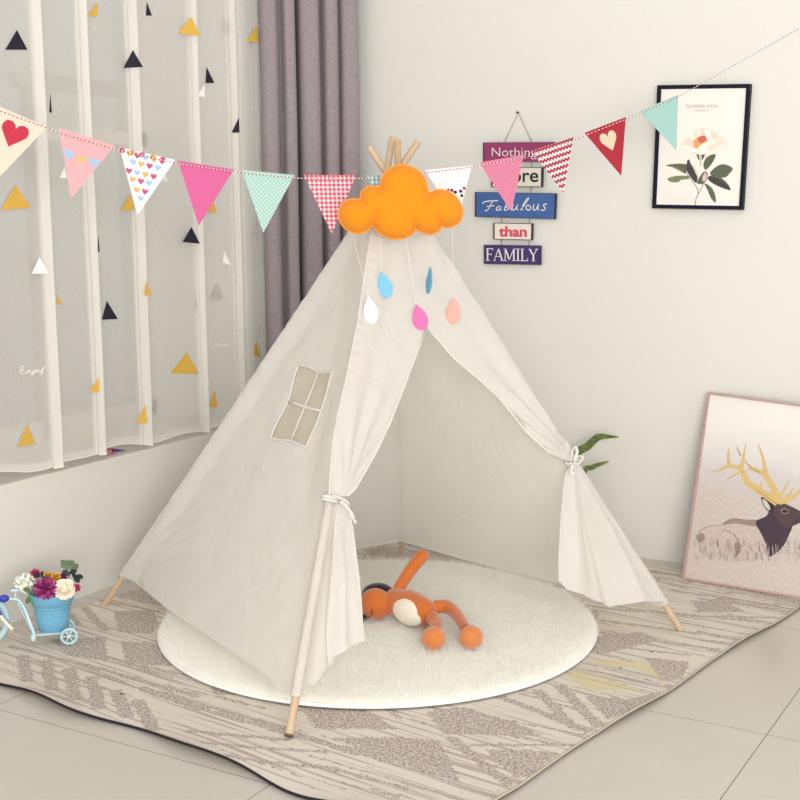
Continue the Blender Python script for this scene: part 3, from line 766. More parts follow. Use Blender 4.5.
for s_ in ([(112,612),(125,595),(160,588),(250,583)], [(200,592),(178,630),(162,660),(140,676),(132,668)], [(150,636),(180,631),(215,628)],
           [(275,640),(255,634),(238,648),(234,666),(250,668),(268,652),(278,636),(270,662),(280,668)],
           [(340,575),(318,625),(306,666),(330,664),(345,645),(335,635),(315,648)],
           [(384,618),(374,650),(384,668),(404,656),(424,616),(416,656),(428,668)],
           [(446,668),(478,630),(512,580),(522,562),(508,566),(482,604),(462,650),(472,670)],
           circ(518, 646, 20, 22), [(570,616),(560,648),(568,668),(590,656),(610,614),(602,656),(614,668)], [(684,612),(658,618),(656,634),(670,650),(656,668),(632,668)]): sx(s_, W_)
b.build('lettering', o, False)
o = board([(493.4,222.8),(532.8,223.5),(532.4,240.2),(493.2,239.4)], (222,214,200), (200,190,172), 'small cream board with bold red lettering')
b = MB(); put_text(b, 'than', P_(499, 236.8), P_(527, 237), P_(499, 226.2), M_RD, offset=.035, lift=LF); b.build('lettering', o, False)
o = board([(483.8,244.8),(540.8,245.6),(540.6,265),(484,264)], (58,42,98), (48,36,84), 'violet board with white capital letters', .0012)
b = MB(); x0, y0, sc_ = 485.6, 260.3, 11.6
GL = {'F': (.62, [((.16,0),(.16,1),.15), ((.04,1),(.6,1),.07), ((.16,.52),(.46,.52),.07), ((.02,0),(.34,0),.06), ((.58,1),(.58,.82),.06), ((.46,.62),(.46,.42),.05)]),
      'A': (.82, [((.08,0),(.42,1),.07), ((.42,1),(.72,0),.15), ((.2,.34),(.6,.34),.06), ((0,0),(.2,0),.06), ((.58,0),(.86,0),.06)]),
      'M': (1.0, [((.14,0),(.14,1),.08), ((.16,1),(.48,.06),.14), ((.48,.06),(.82,1),.07), ((.84,0),(.84,1),.15), ((.02,0),(.26,0),.06), ((.7,0),(.98,0),.06), ((.02,1),(.2,1),.06), ((.8,1),(.98,1),.06)]),
      'I': (.36, [((.17,0),(.17,1),.15), ((.03,0),(.32,0),.06), ((.03,1),(.32,1),.06)]),
      'L': (.66, [((.16,0),(.16,1),.15), ((.02,0),(.6,0),.07), ((.02,1),(.3,1),.06), ((.6,0),(.6,.22),.06)]),
      'Y': (.78, [((.4,0),(.4,.46),.15), ((.4,.46),(.1,1),.14), ((.4,.46),(.68,1),.07), ((.26,0),(.54,0),.06), ((0,1),(.24,1),.06), ((.56,1),(.8,1),.06)])}
xx = 0; tot = sum(GL[c][0] for c in 'FAMILY'); kx = 52.5/tot
for ch in 'FAMILY':
    for (p, q, w_) in GL[ch][1]:
        b.ribbon([P_(x0+(xx+p[0])*kx, y0-p[1]*sc_+(xx*kx)*.012, YS-.0013), P_(x0+(xx+q[0])*kx, y0-q[1]*sc_+(xx*kx)*.012, YS-.0013)], w_*.036, M_CR, NY)
    xx += GL[ch][0]
b.build('lettering', o, False)
M_CORD = plain('jute_cord', (132, 108, 82), .9)
yc = -.008
for pts in ([P_(504.5, 142, -.012), P_(518.4, 113, yc), P_(532, 142, -.012)], [P_(505.5, 160, yc), P_(505, 169, yc)], [P_(532, 160, yc), P_(531.5, 169, yc)], [P_(505, 185, yc), P_(504.5, 194, yc)], [P_(531.5, 185, yc), P_(531, 194, yc)],
            [P_(502, 216, yc), P_(501.7, 225, yc)], [P_(529.5, 216, yc), P_(529.2, 225, yc)], [P_(501.7, 238, yc), P_(501.5, 247, yc)], [P_(529.2, 238, yc), P_(529, 247, yc)]):
    b = MB(); b.tube(pts, .0011, M_CORD, 6); b.build('cord', sign)
b = MB(); n_ = P_(518.4, 112.5, 0); b.tube([n_, n_+NY*.014], .003, M_BK, 10); b.build('nail', sign)

# =================================================================== BLACK FRAMED FLOWER PICTURE
YF = -.022
def PF(u, v, y=YF): return on_plane(u, v, wally(y))
pic = empty('flower_picture', PF(700, 147, 0), 'black framed peony print hanging on the back wall', 'picture')
M_FRB = plain('black_lacquer', (16, 13, 30), .5, .02, **{'Specular IOR Level': .2})
co = [(657.3,85.2),(750.4,83.8),(742.6,210),(652,208.3)]
def frame_bars(outer, w_, n, th, m, name, parent):
    b = MB(); cc = sum(outer, Vector())/4
    inn = []
    for i in range(4):
        a, p, c = outer[i-1], outer[i], outer[(i+1) % 4]
        inn.append(p+(a-p).normalized()*w_+(c-p).normalized()*w_)
    for i in range(4):
        j = (i+1) % 4
        b.prism([outer[i], outer[j], inn[j], inn[i]], n, th, m)
    return b.build(name, parent, False), inn
outer = [PF(*q) for q in co]
fb, inn = frame_bars(outer, .0125, NY, .021, M_FRB, 'frame', pic)
t = NT('flower_print_paper'); M_PP = t.done(t.principled(t.mix(t.noise(8, 3, t.obj()), rgb(236, 229, 220), rgb(228, 219, 208)), .45))
b = MB(); bk = [p+Vector((0, .006, 0)) for p in inn]
b.add([p+(c-p).normalized()*-.002 for p, c in zip(bk, [bk[2], bk[3], bk[0], bk[1]])], [(0, 1, 2, 3)], plain('mat_white', (248, 246, 244), .5, .01))
cc = sum(bk, Vector())/4
b.add([p+(cc-p)*.028+NY*.0005 for p in bk], [(0, 1, 2, 3)], M_PP)
YP = YF+.006-.0005
lay = [0]
def pp(pts, m, o0=(655,140), k=8.89, smooth=True):
    lay[0] += 1; y = YP-.0004-lay[0]*.00004
    P = [on_plane(o0[0]+x/k, o0[1]+y_/k, wally(y)) for x, y_ in pts]
    if smooth: P = catmull(P, 4, True)
    b.add(P, [tuple(range(len(P)))], m)
def pst(pts, w_, m, o0=(655,140), k=8.89):
    lay[0] += 1; y = YP-.0004-lay[0]*.00004
    P = catmull([on_plane(o0[0]+x/k, o0[1]+y_/k, wally(y)) for x, y_ in pts], 5)
    ws = w_ if not isinstance(w_, tuple) else [w_[0]+(w_[1]-w_[0])*i/(len(P)-1) for i in range(len(P))]
    b.ribbon(P, ws, m, NY)
G1 = plain('print_leaf', (94, 100, 74), .5, .15, 120); G2_ = plain('print_leaf_dark', (62, 58, 58), .5, .15, 120); G3 = plain('print_leaf_light', (122, 130, 88), .5, .1, 90); ST = plain('print_stem', (106, 84, 68), .5)
pst([(360,595),(365,520),(382,485),(370,420),(300,325),(275,280)], .0022, ST); pst([(382,485),(430,390),(465,310),(455,285)], .002, ST); pst([(400,235),(406,180),(406,90)], .002, G3)
pp([(365,110),(388,120),(395,180),(378,160)], G1); pp([(465,100),(440,140),(420,180),(418,120)], G2_)
pp([(95,225),(180,212),(275,215),(285,250),(265,300),(215,255),(150,240)], G1); pp([(150,238),(215,252),(262,296),(230,280)], G3)
pp([(110,345),(180,320),(300,320),(300,345),(230,355),(205,375),(140,372)], G3)
pp([(295,170),(340,240),(375,310),(370,380),(340,360),(290,290),(278,250)], G2_); pp([(305,190),(350,240),(385,310),(378,330),(345,260)], plain('print_leaf_cream', (206, 198, 170), .5))
pp([(540,128),(505,210),(450,265),(430,215),(465,150)], G1)
pp([(690,250),(660,300),(610,335),(490,305),(540,240),(610,215)], G1); pp([(672,445),(560,410),(480,360),(475,325),(540,315),(620,360)], G2_); pp([(640,400),(560,340),(500,322),(560,318),(620,362)], G1)
pp([(440,385),(500,420),(535,490),(538,555),(500,520),(470,450)], G1)
pp([(445,275),(468,330),(430,388),(375,385),(395,330)], G1); pp([(445,285),(462,330),(435,370),(420,340)], plain('print_bud', (216, 184, 176), .5))
PK = [plain('print_petal_%d' % i, c, .5, .03) for i, c in enumerate([(238,214,196), (244,228,214), (236,206,190), (246,234,222)], 1)] 
o1 = (660, 90)
pp([(190,490),(235,440),(240,385),(300,345),(380,342),(450,345),(525,390),(575,445),(560,500),(500,555),(400,575),(280,560)], PK[0], o1)
pp([(240,385),(300,345),(360,345),(350,420),(300,470),(250,450)], PK[3], o1); pp([(450,345),(525,390),(560,440),(500,470),(430,430),(420,370)], PK[1], o1)
pp([(360,345),(430,345),(430,430),(360,420)], PK[2], o1); pp([(290,470),(330,420),(400,420),(420,460),(370,510),(310,520)], plain('print_petal_orange', (228, 158, 100), .5), o1)
pp([(340,420),(400,405),(415,440),(370,470),(345,455)], plain('print_petal_coral', (206, 96, 84), .5, .1), o1)
pp([(330,520),(400,465),(470,460),(550,480),(520,545),(420,570),(350,560)], PK[3], o1); pp([(200,490),(280,500),(330,530),(300,560),(230,540)], PK[1], o1)
for pts_, k_ in (([(215,470),(250,420),(290,440),(300,500),(250,510)],2), ([(255,400),(290,360),(320,380),(310,430),(270,430)],1), ([(395,350),(430,352),(450,400),(425,440),(405,410)],3), ([(455,360),(500,385),(520,430),(480,440),(450,400)],2), ([(510,420),(560,440),(545,490),(500,490)],0),
                 ([(330,525),(390,480),(440,478),(410,520),(360,545)],1), ([(430,500),(500,470),(545,485),(490,530),(430,550)],0), ([(210,495),(270,505),(310,530),(270,540),(225,520)],3), ([(300,360),(330,350),(345,380),(325,420),(300,400)],0)):
    pp(pts_, PK[k_], o1)
for pts_ in ([(350,430),(360,455)], [(370,420),(375,450)], [(390,415),(388,445)], [(335,450),(350,470)], [(405,425),(395,455)]): pst(pts_, .0022, plain('print_stamen', (214, 120, 70), .5), o1)
M_TX = plain('print_text', (188, 170, 156), .5)
def ptext(s_, u0, u1, vb, vt): put_text(b, s_, on_plane(u0, vb, wally(YP-.003)), on_plane(u1, vb, wally(YP-.003)), on_plane(u0, vt, wally(YP-.003)), M_TX)
ptext('FLOWERS SAVX', 686, 718, 107.6, 104.6); ptext('November 18', 694.5, 708.5, 111.2, 109.2)
b.build('print', pic, False)

# =================================================================== LEANING ELK PICTURE
BL = on_ground(682, 579, .010); TL = on_plane(708, 392, wally(-.034)); BRd = (on_ground(800, 598.5, .010)-BL); BRd.z = 0; BRd.normalize()
ed = (TL-BL); wd = BRd*.425; nd = BRd.cross(ed).normalized(); nd = nd if nd.dot(CAM-BL) > 0 else -nd
TRd = (on_plane(800, 404.3, (TL, nd))-TL).normalized()
BRp, TRp = BL+wd, TL+TRd*.425
elk = empty('elk_picture', BL, 'rose gold framed elk print leaning against the back wall', 'picture')
t = NT('rose_gold'); M_RG = t.done(t.principled(t.mix(t.noise(60, 2, t.obj()), rgb(196, 164, 156), rgb(176, 142, 136)), .35, **{'Metallic': .2}))
fb, inn = frame_bars([TL, TRp, BRp, BL], .0065, nd, .024, M_RG, 'frame', elk)
b = MB(); b.prism([p-nd*.022 for p in (TL, TRp, BRp, BL)], nd, .003, plain('backing_board', (60, 44, 48), .9)); b.build('backing_board', elk, False)
fe = Frame2((inn[3]-nd*.006, nd), inn[3]-nd*.006, BRd)
t = NT('elk_print_paper'); u, v, _ = t.sep(t.uv()); hgt = ed.length
g_ = t.noise(1, 4, t.scale(t.uv(), (420, 90, 1)), .7); g2_ = t.noise(18, 4, t.uv(), .6)
yy = t.math('DIVIDE', v, hgt)
sky = t.mix(t.ramp(t.math('ADD', yy, t.math('MULTIPLY', t.math('SUBTRACT', g2_, .5), .15)), .58, .85), rgb(203, 196, 193), rgb(228, 222, 214))
gr = t.mix(t.ramp(g_, .3, .75), rgb(216, 205, 194), rgb(166, 150, 142))
colr = t.mix(t.ramp(t.math('ADD', yy, t.math('MULTIPLY', t.math('SUBTRACT', g2_, .5), .12)), .44, .62), gr, sky)
M_EP = t.done(t.principled(colr, .4))
b = MB(); q4 = [fe.to2(p) for p in inn]; b.add([fe.to3(q) for q in q4], [(0, 1, 2, 3)], M_EP, [tuple(q) for q in q4])
lay[0] = 0
maxx = max(q.x for q in q4)-.002
def eP(u, v):
    lay_h = .0004+lay[0]*.00004
    q = fe.px(u, v); q.x = min(q.x, maxx); return fe.to3(q, lay_h)
def ep(pts, m, o0, k, smooth=True):
    lay[0] += 1; P = [eP(o0[0]+x/k, o0[1]+y/k) for x, y in pts]
    if smooth: P = catmull(P, 4, True)
    b.add(P, [tuple(range(len(P)))], m)
def es(pts, w0, w1, m, o0, k):
    lay[0] += 1; P = catmull([eP(o0[0]+x/k, o0[1]+y/k) for x, y in pts], 6); N = len(P)
    b.ribbon(P, [(w0+(w1-w0)*i/(N-1))*.0029/k for i in range(N)], m, nd)
oA, kA, oB, kB = (670, 500), 5.715, (710, 440), 8.89
def fur_mat(name, c, c2, sc_=(260, 120, 1)):
    t = NT(name); o = t.obj(); n = t.noise(1, 4, t.scale(o, (300, 300, 120)), .7)
    return t.done(t.principled(t.mix(t.ramp(n, .35, .68), rgb(*c), rgb(*c2)), .45))
E_PALE = fur_mat('elk_pale_coat', (206, 191, 179), (172, 154, 145)); E_NECK = fur_mat('elk_neck_fur', (46, 32, 50), (72, 50, 58)); E_HEAD = fur_mat('elk_face_fur', (84, 58, 58), (62, 42, 50))
E_BR = fur_mat('elk_brown_back', (122, 98, 92), (168, 148, 138)); E_GOLD = plain('elk_antler_gold', (216, 184, 112), .4, .1, 80); E_GDK = plain('elk_antler_shade', (168, 134, 96), .4); E_DK = plain('elk_dark', (34, 24, 36), .4)
ep([(160,185),(200,150),(290,145),(360,108),(500,122),(560,200),(560,310),(470,310),(400,320),(330,290),(240,280),(165,240)], E_PALE, oA, kA)
ep([(300,140),(350,106),(430,112),(510,116),(560,150),(470,150),(380,135)], E_BR, oA, kA)
es([(165,185),(200,158),(240,147),(300,142)], 5, 3, E_BR, oA, kA); es([(300,172),(350,185),(380,220),(392,260),(375,320)], 5, 10, E_BR, oA, kA)
ep([(370,250),(395,240),(405,275),(385,320),(375,300)], E_BR, oA, kA)
ep([(150,205),(185,190),(200,220),(170,245)], E_BR, oA, kA)
ep([(490,125),(550,92),(580,40),(620,40),(690,110),(700,150),(680,200),(650,260),(610,300),(565,322),(552,260),(520,190)], E_NECK, oA, kA)
ep([(590,35),(640,18),(690,36),(745,62),(810,90),(820,110),(800,122),(745,130),(690,152),(640,140),(605,90)], E_HEAD, oA, kA)
ep([(740,95),(815,105),(800,125),(745,130),(700,140)], E_NECK, oA, kA)
ep([(455,510),(510,530),(570,575),(560,625),(530,640),(480,590)], E_DK, oB, kB); ep([(465,525),(505,545),(535,600),(525,625),(485,585)], plain('elk_ear_inner', (206, 192, 186), .4), oB, kB)
ep([(630,625),(665,605),(700,630),(690,655),(650,655)], plain('elk_eye_ring', (150, 120, 108), .4), oB, kB); ep([(640,628),(668,616),(694,634),(684,648),(655,648)], E_DK, oB, kB)
GA = [([(600,560),(440,450),(340,380),(290,290),(265,250),(200,235),(155,225)], 46, 24), ([(165,228),(80,270),(0,285)], 22, 4), ([(172,228),(162,150),(172,80)], 26, 6), ([(278,250),(292,180),(322,30)], 28, 6),
      ([(275,140),(255,100),(238,55)], 12, 4), ([(265,285),(210,318),(150,352)], 16, 3), ([(440,450),(448,410),(462,365)], 16, 5), ([(590,520),(560,420),(500,320),(480,270)], 44, 36),
      ([(495,290),(470,150),(428,38)], 26, 5), ([(480,300),(400,265),(345,225),(305,175)], 30, 8), ([(400,265),(360,262),(318,272)], 14, 5), ([(585,550),(640,470),(702,365)], 26, 5),
      ([(600,560),(690,500),(742,425)], 24, 5), ([(620,560),(740,510),(810,435)], 28, 16)]
for p, w0, w1 in GA: es(p, w0*1.5, w1*1.3, E_GOLD, oB, kB)
es([(590,565),(440,462),(400,435)], 10, 4, E_GDK, oB, kB); es([(275,140),(255,100),(240,60)], 10, 3, E_GDK, oB, kB); es([(450,290),(380,258),(330,210)], 10, 4, E_GDK, oB, kB)
for i in range(150):
    x = rr.uniform(140, 800); y = rr.uniform(235, 335); es([(x, y+rr.uniform(10, 30)), (x+rr.uniform(-8, 8), y-rr.uniform(8, 26))], 4, 1.5, E_PALE if rr.random() < .6 else E_BR, oA, kA)
b.build('print', elk, False)

# =================================================================== PLUSH TOY
def plush(name, c, c2):
    t = NT(name); o = t.obj(); col = t.mix(t.noise(28, 4, o), rgb(*c), rgb(*c2))
    return t.done(t.principled(col, .9, t.bump(t.noise(260, 3, o), .4, .002), **{'Sheen Weight': .5, 'Sheen Roughness': .5, 'Specular IOR Level': .1}))
M_OR = plush('orange_plush', (204, 114, 52), (184, 94, 42)); M_OL = plush('light_orange_plush', (212, 134, 76), (196, 114, 60)); M_BRN = plush('dark_brown_plush', (44, 22, 30), (30, 16, 24)); M_BEL = plush('cream_plush', (232, 224, 206), (222, 212, 192))
ZF = .033
toy = empty('plush_toy', on_ground(410, 625, ZF), 'orange plush animal with white belly lying asleep on the round rug', 'plush toy')
def gz_(u, v, z): return on_ground(u, v, z)
def capsule(pts, rad, m, name, n=20, sub=8, parent=toy, flat=1.0):
    """a smooth stuffed limb through (point, radius) stations with round ends"""
    P = catmull(pts, sub); N = len(P); rs = [float(np.interp(i/(N-1), np.linspace(0, 1, len(rad)), rad)) for i in range(N)]
    d0 = (P[0]-P[1]).normalized(); d1 = (P[-1]-P[-2]).normalized()
    A = [P[0]+d0*rs[0]*math.sin(a) for a in (1.5, 1.2, .8, .4)]; ra = [rs[0]*math.cos(a) for a in (1.5, 1.2, .8, .4)]
    E_ = [P[-1]+d1*rs[-1]*math.sin(a) for a in (.4, .8, 1.2, 1.5)]; re = [rs[-1]*math.cos(a) for a in (.4, .8, 1.2, 1.5)]
    b = MB(); b.tube(A+P+E_, ra+rs+re, m, n, flat=flat); return b.build(name, parent)
# torso
B0, B1, B2 = gz_(391, 601, .085), gz_(408, 606, .082), gz_(423, 612, .078)
body = capsule([B0, B1, B2], [.036, .047, .040], M_OR, 'body', 28)
# belly patch: shallow cream dome on the side facing the room
bx = (B2-B0).normalized(); mid = (B0+B2)/2; tc = (CAM-mid).normalized(); tc = (tc-bx*tc.dot(bx)).normalized()
tc = (tc - bx.cross(tc)*.0).normalized(); bn = (tc*.93+Vector((0, 0, -.36))).normalized(); bn = (bn-bx*bn.dot(bx)).normalized(); bs = bx.cross(bn)
pc_ = at(408, 612, depth_of(mid)-.036)
b = MB(); b.ellipsoid(pc_, [(bx*.96+bs*(-.05 if bs.z > 0 else .05)).normalized()*.056, bs*.037, bn*.024], M_BEL, 28, 16); o = b.build('belly_patch', toy); o['label'] = 'cream oval belly'
# head
hc = gz_(375, 604, .081); hx = (Vector((RIGHT.x, RIGHT.y, 0))).normalized(); hn = (CAM-hc).normalized()
b = MB(); b.ellipsoid(hc, [hx*.047, UP*.046, hn*.045], M_OR, 28, 18, lambda d: 1+.05*d[0]-.04*d[1]*d[0]); head = b.build('head', toy)
b = MB(); b.ellipsoid(at(378, 593, depth_of(hc)+.022), [hx*.045, UP*.030, hn*.032], M_BRN, 24, 14); o = b.build('hair', head); o['label'] = 'dark brown head top'
b = MB(); b.ellipsoid(at(361.5, 600, depth_of(hc)+.012), [hx*.012, UP*.02, hn*.014], M_BRN, 16, 10); o = b.build('ear', head); o['label'] = 'dark brown ear'
b = MB(); b.ellipsoid(at(362, 618, depth_of(hc)-.016), [hx*.016, UP*.013, hn*.016], M_BRN, 16, 10); o = b.build('nose', head); o['label'] = 'dark brown nose'
def on_ell(u, v, c, ax, lift=1.02):
    o = CAM-c; d = ray(u, v); A = [Vector(a).normalized()/Vector(a).length for a in ax]
    oo = Vector([o.dot(a) for a in A]); dd = Vector([d.dot(a) for a in A])
    a_, b_, c_ = dd.dot(dd), 2*oo.dot(dd), oo.dot(oo)-lift*lift; D = b_*b_-4*a_*c_
    t_ = (-b_-math.sqrt(max(0, D)))/(2*a_); return CAM+d*t_
hax = [hx*.047, UP*.046, hn*.045]
b = MB(); b.tube(catmull([on_ell(u, v, hc, hax, 1.015) for u, v in ((371.5,609.5),(372,612.5),(371,616),(368.5,618))], 6), .0011, M_BRN, 6)
for q in ([(371.8,610.5),(373.6,610.2)], [(371.8,613),(373.2,614)]): b.tube([on_ell(u, v, hc, hax, 1.015) for u, v in q], .0006, M_BRN, 6)
o = b.build('eye', head); o['label'] = 'stitched closed eye'
# arm raised over the back, legs with round feet
dA = depth_of(gz_(396, 593, .11))
capsule([at(397, 592, dA+.01), at(404, 580, dA+.03), at(413, 567, dA+.05), at(422, 556, dA+.06)], [.0165, .0175, .019, .019], M_OR, 'arm', 18)
f1 = gz_(433.5, 638.5, ZF+.031); f2 = gz_(471, 637.5, ZF+.031)
capsule([gz_(433, 619, .075), gz_(436, 624, .07), gz_(434, 634, .064)], [.02, .018, .016], M_OR, 'leg', 18)
capsule([gz_(436, 607, .088), gz_(447, 607, .088), gz_(457, 615, .08), gz_(466, 630, .068)], [.019, .019, .0165, .014], M_OR, 'leg', 18)
for f in (f1, f2):
    b = MB(); b.ellipsoid(f, [hx*.0325, UP*.033, hn*.034], M_OL, 24, 16); o = b.build('foot', toy); o['label'] = 'round lighter orange foot'

# =================================================================== TRICYCLE PLANTER
TD = Vector((-.697, -.717, 0)).normalized(); SD = Vector((.717, -.697, 0)).normalized(); ZR = .009
wb = on_ground(67, 645.5, ZR)                      # near rear wheel stands here
TB = wb + TD*.036 - SD*.052; TB.z = ZR             # under the pot
M_ICE = plain('ice_blue_enamel', (200, 222, 226), .35, .03); M_TYRE = plain('pale_blue_tyre', (178, 208, 214), .5, .03)
tri = empty('tricycle_planter', TB, 'small ice blue tricycle plant stand at the left edge, carrying the pot', 'plant stand')
def loc(t_, s_, z): return TB+TD*t_+SD*s_+Vector((0, 0, z))
def wheel(c, r, rim, name):
    b = MB(); b.tube([c+TD*r*math.cos(2*PI*i/36)+Vector((0, 0, r*math.sin(2*PI*i/36))) for i in range(36)], rim, M_TYRE, 10, closed=True)
    w_ = b.build(name, tri); b = MB()
    for i in range(6):
        a = 2*PI*i/6; b.tube([c, c+TD*(r)*math.cos(a)+Vector((0, 0, r*math.sin(a)))], rim*.45, M_ICE, 6)
    b.tube([c-SD*.006, c+SD*.006], rim*1.3, M_ICE, 12); b.build('spokes', w_); return w_
RW_ = .0235
wheel(loc(-.043, .052, RW_+.002), RW_-.003, .0042, 'rear_wheel'); wheel(loc(-.036, -.034, RW_+.002), RW_-.003, .0042, 'rear_wheel')
FWR = .074; wheel(loc(.186, 0, FWR+.001), FWR-.007, .0085, 'front_wheel')
b = MB(); PZ = .034
b.tube([loc(-.038, -.034, PZ-.008), loc(-.043, .05, PZ-.008)], .003, M_ICE, 8)
for s_ in (.03, -.03): b.tube([loc(-.05, s_, PZ-.004), loc(.048, s_, PZ-.004)], .003, M_ICE, 8)
b.tube([loc(.048, -.032, PZ-.004), loc(.048, .032, PZ-.004)], .003, M_ICE, 8)
b.tube(catmull([loc(.048, .03, PZ-.006), loc(.062, .022, .075), loc(.076, .01, .112), loc(.092, .0, .128), loc(.125, 0, .130), loc(.150, 0, .126), loc(.180, 0, .128)], 6), .0042, M_ICE, 10)
b.tube(catmull([loc(.058, -.02, PZ-.002), loc(.076, -.012, .08), loc(.088, 0, .118)], 6), .0036, M_ICE, 10)
b.tube([loc(.094, 0, .125), loc(.094, 0, .152)], .0028, M_ICE, 8); b.box(loc(.094, 0, .155), (.026, .02, .006), M_ICE, (TD, SD, Vector((0, 0, 1))))
for s_ in (.014, -.014): b.tube([loc(.186, s_, FWR), loc(.184, s_, .135), loc(.180, s_*.5, .150)], .0034, M_ICE, 8)
b.tube(catmull([loc(.180, 0, .150), loc(.174, 0, .172), loc(.166, .02, .176), loc(.158, .035, .170)], 5), .0032, M_ICE, 8); b.tube(catmull([loc(.174, 0, .172), loc(.166, -.02, .176), loc(.158, -.035, .170)], 5), .0032, M_ICE, 8)
b.box(loc(.052, .032, .024), (.012, .012, .018), M_ICE, (TD, SD, Vector((0, 0, 1))))
b.build('frame', tri)
b = MB(); M_RB = plain('blue_ribbon', (44, 62, 168), .5, .05); M_RW = plain('cream_ribbon', (232, 222, 200), .5, .03)
rb = loc(.146, .03, .136)
for k, (a, c_) in enumerate(((.025, M_RB), (-.022, M_RB), (.0, M_RW))): b.ellipsoid(rb+TD*a+Vector((0, 0, .006*k)), [TD*.015, SD*.008, Vector((0, 0, .011))], c_, 12, 8)
for dx, m_, L in ((-.02, M_RB, .07), (-.026, M_RW, .085), (-.008, M_RB, .05)):
    b.tube(catmull([rb, rb+TD*dx*.5+Vector((0, 0, -L*.5))+SD*.004, rb+TD*dx*1.6+Vector((0, 0, -L))], 5), .005, m_, 8, flat=.25, up=SD)
o = b.build('ribbon_bow', tri); o['label'] = 'blue and cream ribbon bow'
# pot
pot = empty('flower_pot', TB-TD*.002+Vector((0, 0, PZ)), 'sky blue tapered flower pot with woven texture on the tricycle stand', 'flower pot')
t = NT('pot_blue'); x, y, z = t.sep(t.obj()); an = t.math('ARCTAN2', y, x)
wv1 = t.math('SINE', t.math('ADD', t.math('MULTIPLY', an, 20.0), t.math('MULTIPLY', z, 320.0))); wv2 = t.math('SINE', t.math('SUBTRACT', t.math('MULTIPLY', an, 20.0), t.math('MULTIPLY', z, 320.0)))
hh = t.math('MULTIPLY', t.math('MULTIPLY', wv1, wv2), t.math('LESS_THAN', z, .078))
M_POT = t.done(t.principled(t.mix(t.noise(20, 2, t.obj()), rgb(120, 182, 212), rgb(108, 170, 202)), .4, t.bump(hh, .3, .003)))
pz0 = PZ; PB = TB-TD*.002; prof = [(.0, 0), (.036, 0), (.0385, .002), (.044, .035), (.0505, .076), (.0525, .078), (.0555, .080), (.0585, .103), (.0595, .105), (.0575, .106), (.055, .100), (.052, .085)]
b = MB(); b.grid([[PB+Vector((r*1.05*math.cos(2*PI*k/40), r*1.05*math.sin(2*PI*k/40), pz0+z_*1.03)) for k in range(40)] for r, z_ in prof], M_POT, closed=True); b.build('pot_body', pot, angle=.9)
b = MB(); b.tube([PB+Vector((0, 0, pz0+.082)), PB+Vector((0, 0, pz0+.094))], .0545, plain('foam_filler', (90, 96, 60), .95, .15), 30); b.build('filler', pot)
DP = depth_of(TB+Vector((0, 0, pz0+.11)))
M_STEM = plain('stem_green', (96, 120, 70), .7)
def petal(b, base, dirv, side, L, w_, cup, m):
    dirv = dirv.normalized(); side = (side-dirv*side.dot(dirv)).normalized(); nn = dirv.cross(side)
    rows_ = []
    for i in range(5):
        t_ = i/4; hw = w_*math.sin(PI*(.12+.80*t_))**.8*.5
        rows_.append([base+dirv*(L*t_)+side*(hw*s_)+nn*(cup*(t_*t_)+cup*.5*s_*s_*t_) for s_ in (-1, -.5, 0, .5, 1)])
    b.grid(rows_, m)
GRP = 'artificial blooms and leaves in the blue pot'
def stem(o, c):
    b = MB(); e = TB+Vector(((c.x-TB.x)*.35, (c.y-TB.y)*.35, pz0+.09)); b.tube([c, c.lerp(e, .5)+Vector((0, 0, .002)), e], .0016, M_STEM, 6); b.build('stem', o)
def bloom(name, u, v, dd, r, kind, cols, label, cat='flower'):
    c = at(u, v, DP+dd); ax = ((CAM-c).normalized()+Vector((0, 0, .5))).normalized(); x = ax.orthogonal().normalized(); y = ax.cross(x)
    o = empty(name, c, label, cat, GRP); b = MB(); rg = random.Random(int(u*7+v))
    if kind == 'dahlia':
        for L_ in range(6):
            n_ = 7+L_*2; el = 1.35-L_*.34
            for i in range(n_):
                a = 2*PI*i/n_+L_*.4; d = (x*math.cos(a)+y*math.sin(a))*math.cos(el)+ax*math.sin(el)
                petal(b, c+d*r*.12, d+ax*.1, ax.cross(d), r*(.8+.06*L_), r*.42, r*.12, cols[(i+L_) % len(cols)])
    elif kind == 'rose':
        for L_ in range(5):
            n_ = 3+L_; rad = r*(.16+.2*L_)
            for i in range(n_):
                a = 2*PI*i/n_+L_*.7; d = x*math.cos(a)+y*math.sin(a)
                petal(b, c-ax*r*.5+d*rad*.55, ax*(1.2-.2*L_)+d*(.1+.22*L_), ax.cross(d), r*(1.3-.10*L_), r*(.9+.16*L_), -r*.18, cols[L_ % len(cols)])
        b.ellipsoid(c-ax*r*.25, [x*r*.55, y*r*.55, ax*r*.6], cols[0], 14, 10)
    elif kind == 'hydrangea':
        for i in range(34):
            z_ = 1-1.5*(i+.5)/34; a = i*2.4; s_ = math.sqrt(max(0, 1-z_*z_)); d = (x*math.cos(a)+y*math.sin(a))*s_+ax*z_
            t1 = d.orthogonal().normalized(); t2 = d.cross(t1)
            for k in range(4):
                an_ = k*PI/2+i; e = t1*math.cos(an_)+t2*math.sin(an_); petal(b, c+d*r*.85, e+d*.35, d.cross(e), r*.34, r*.3, r*.05, cols[i % len(cols)])
        b.ellipsoid(c, [x*r*.75, y*r*.75, ax*r*.75], cols[0], 12, 8)
    else:
        for L_ in range(3):
            n_ = 5+L_
            for i in range(n_):
                a = 2*PI*i/n_+L_*.5; el = 1.1-L_*.45; d = (x*math.cos(a)+y*math.sin(a))*math.cos(el)+ax*math.sin(el)
                petal(b, c, d, ax.cross(d), r, r*.65, r*.2, cols[(i+L_) % len(cols)])
        b.ellipsoid(c+ax*r*.1, [x*r*.35, y*r*.35, ax*r*.35], cols[-1], 10, 6)
    b.build('petals', o); stem(o, c); return o
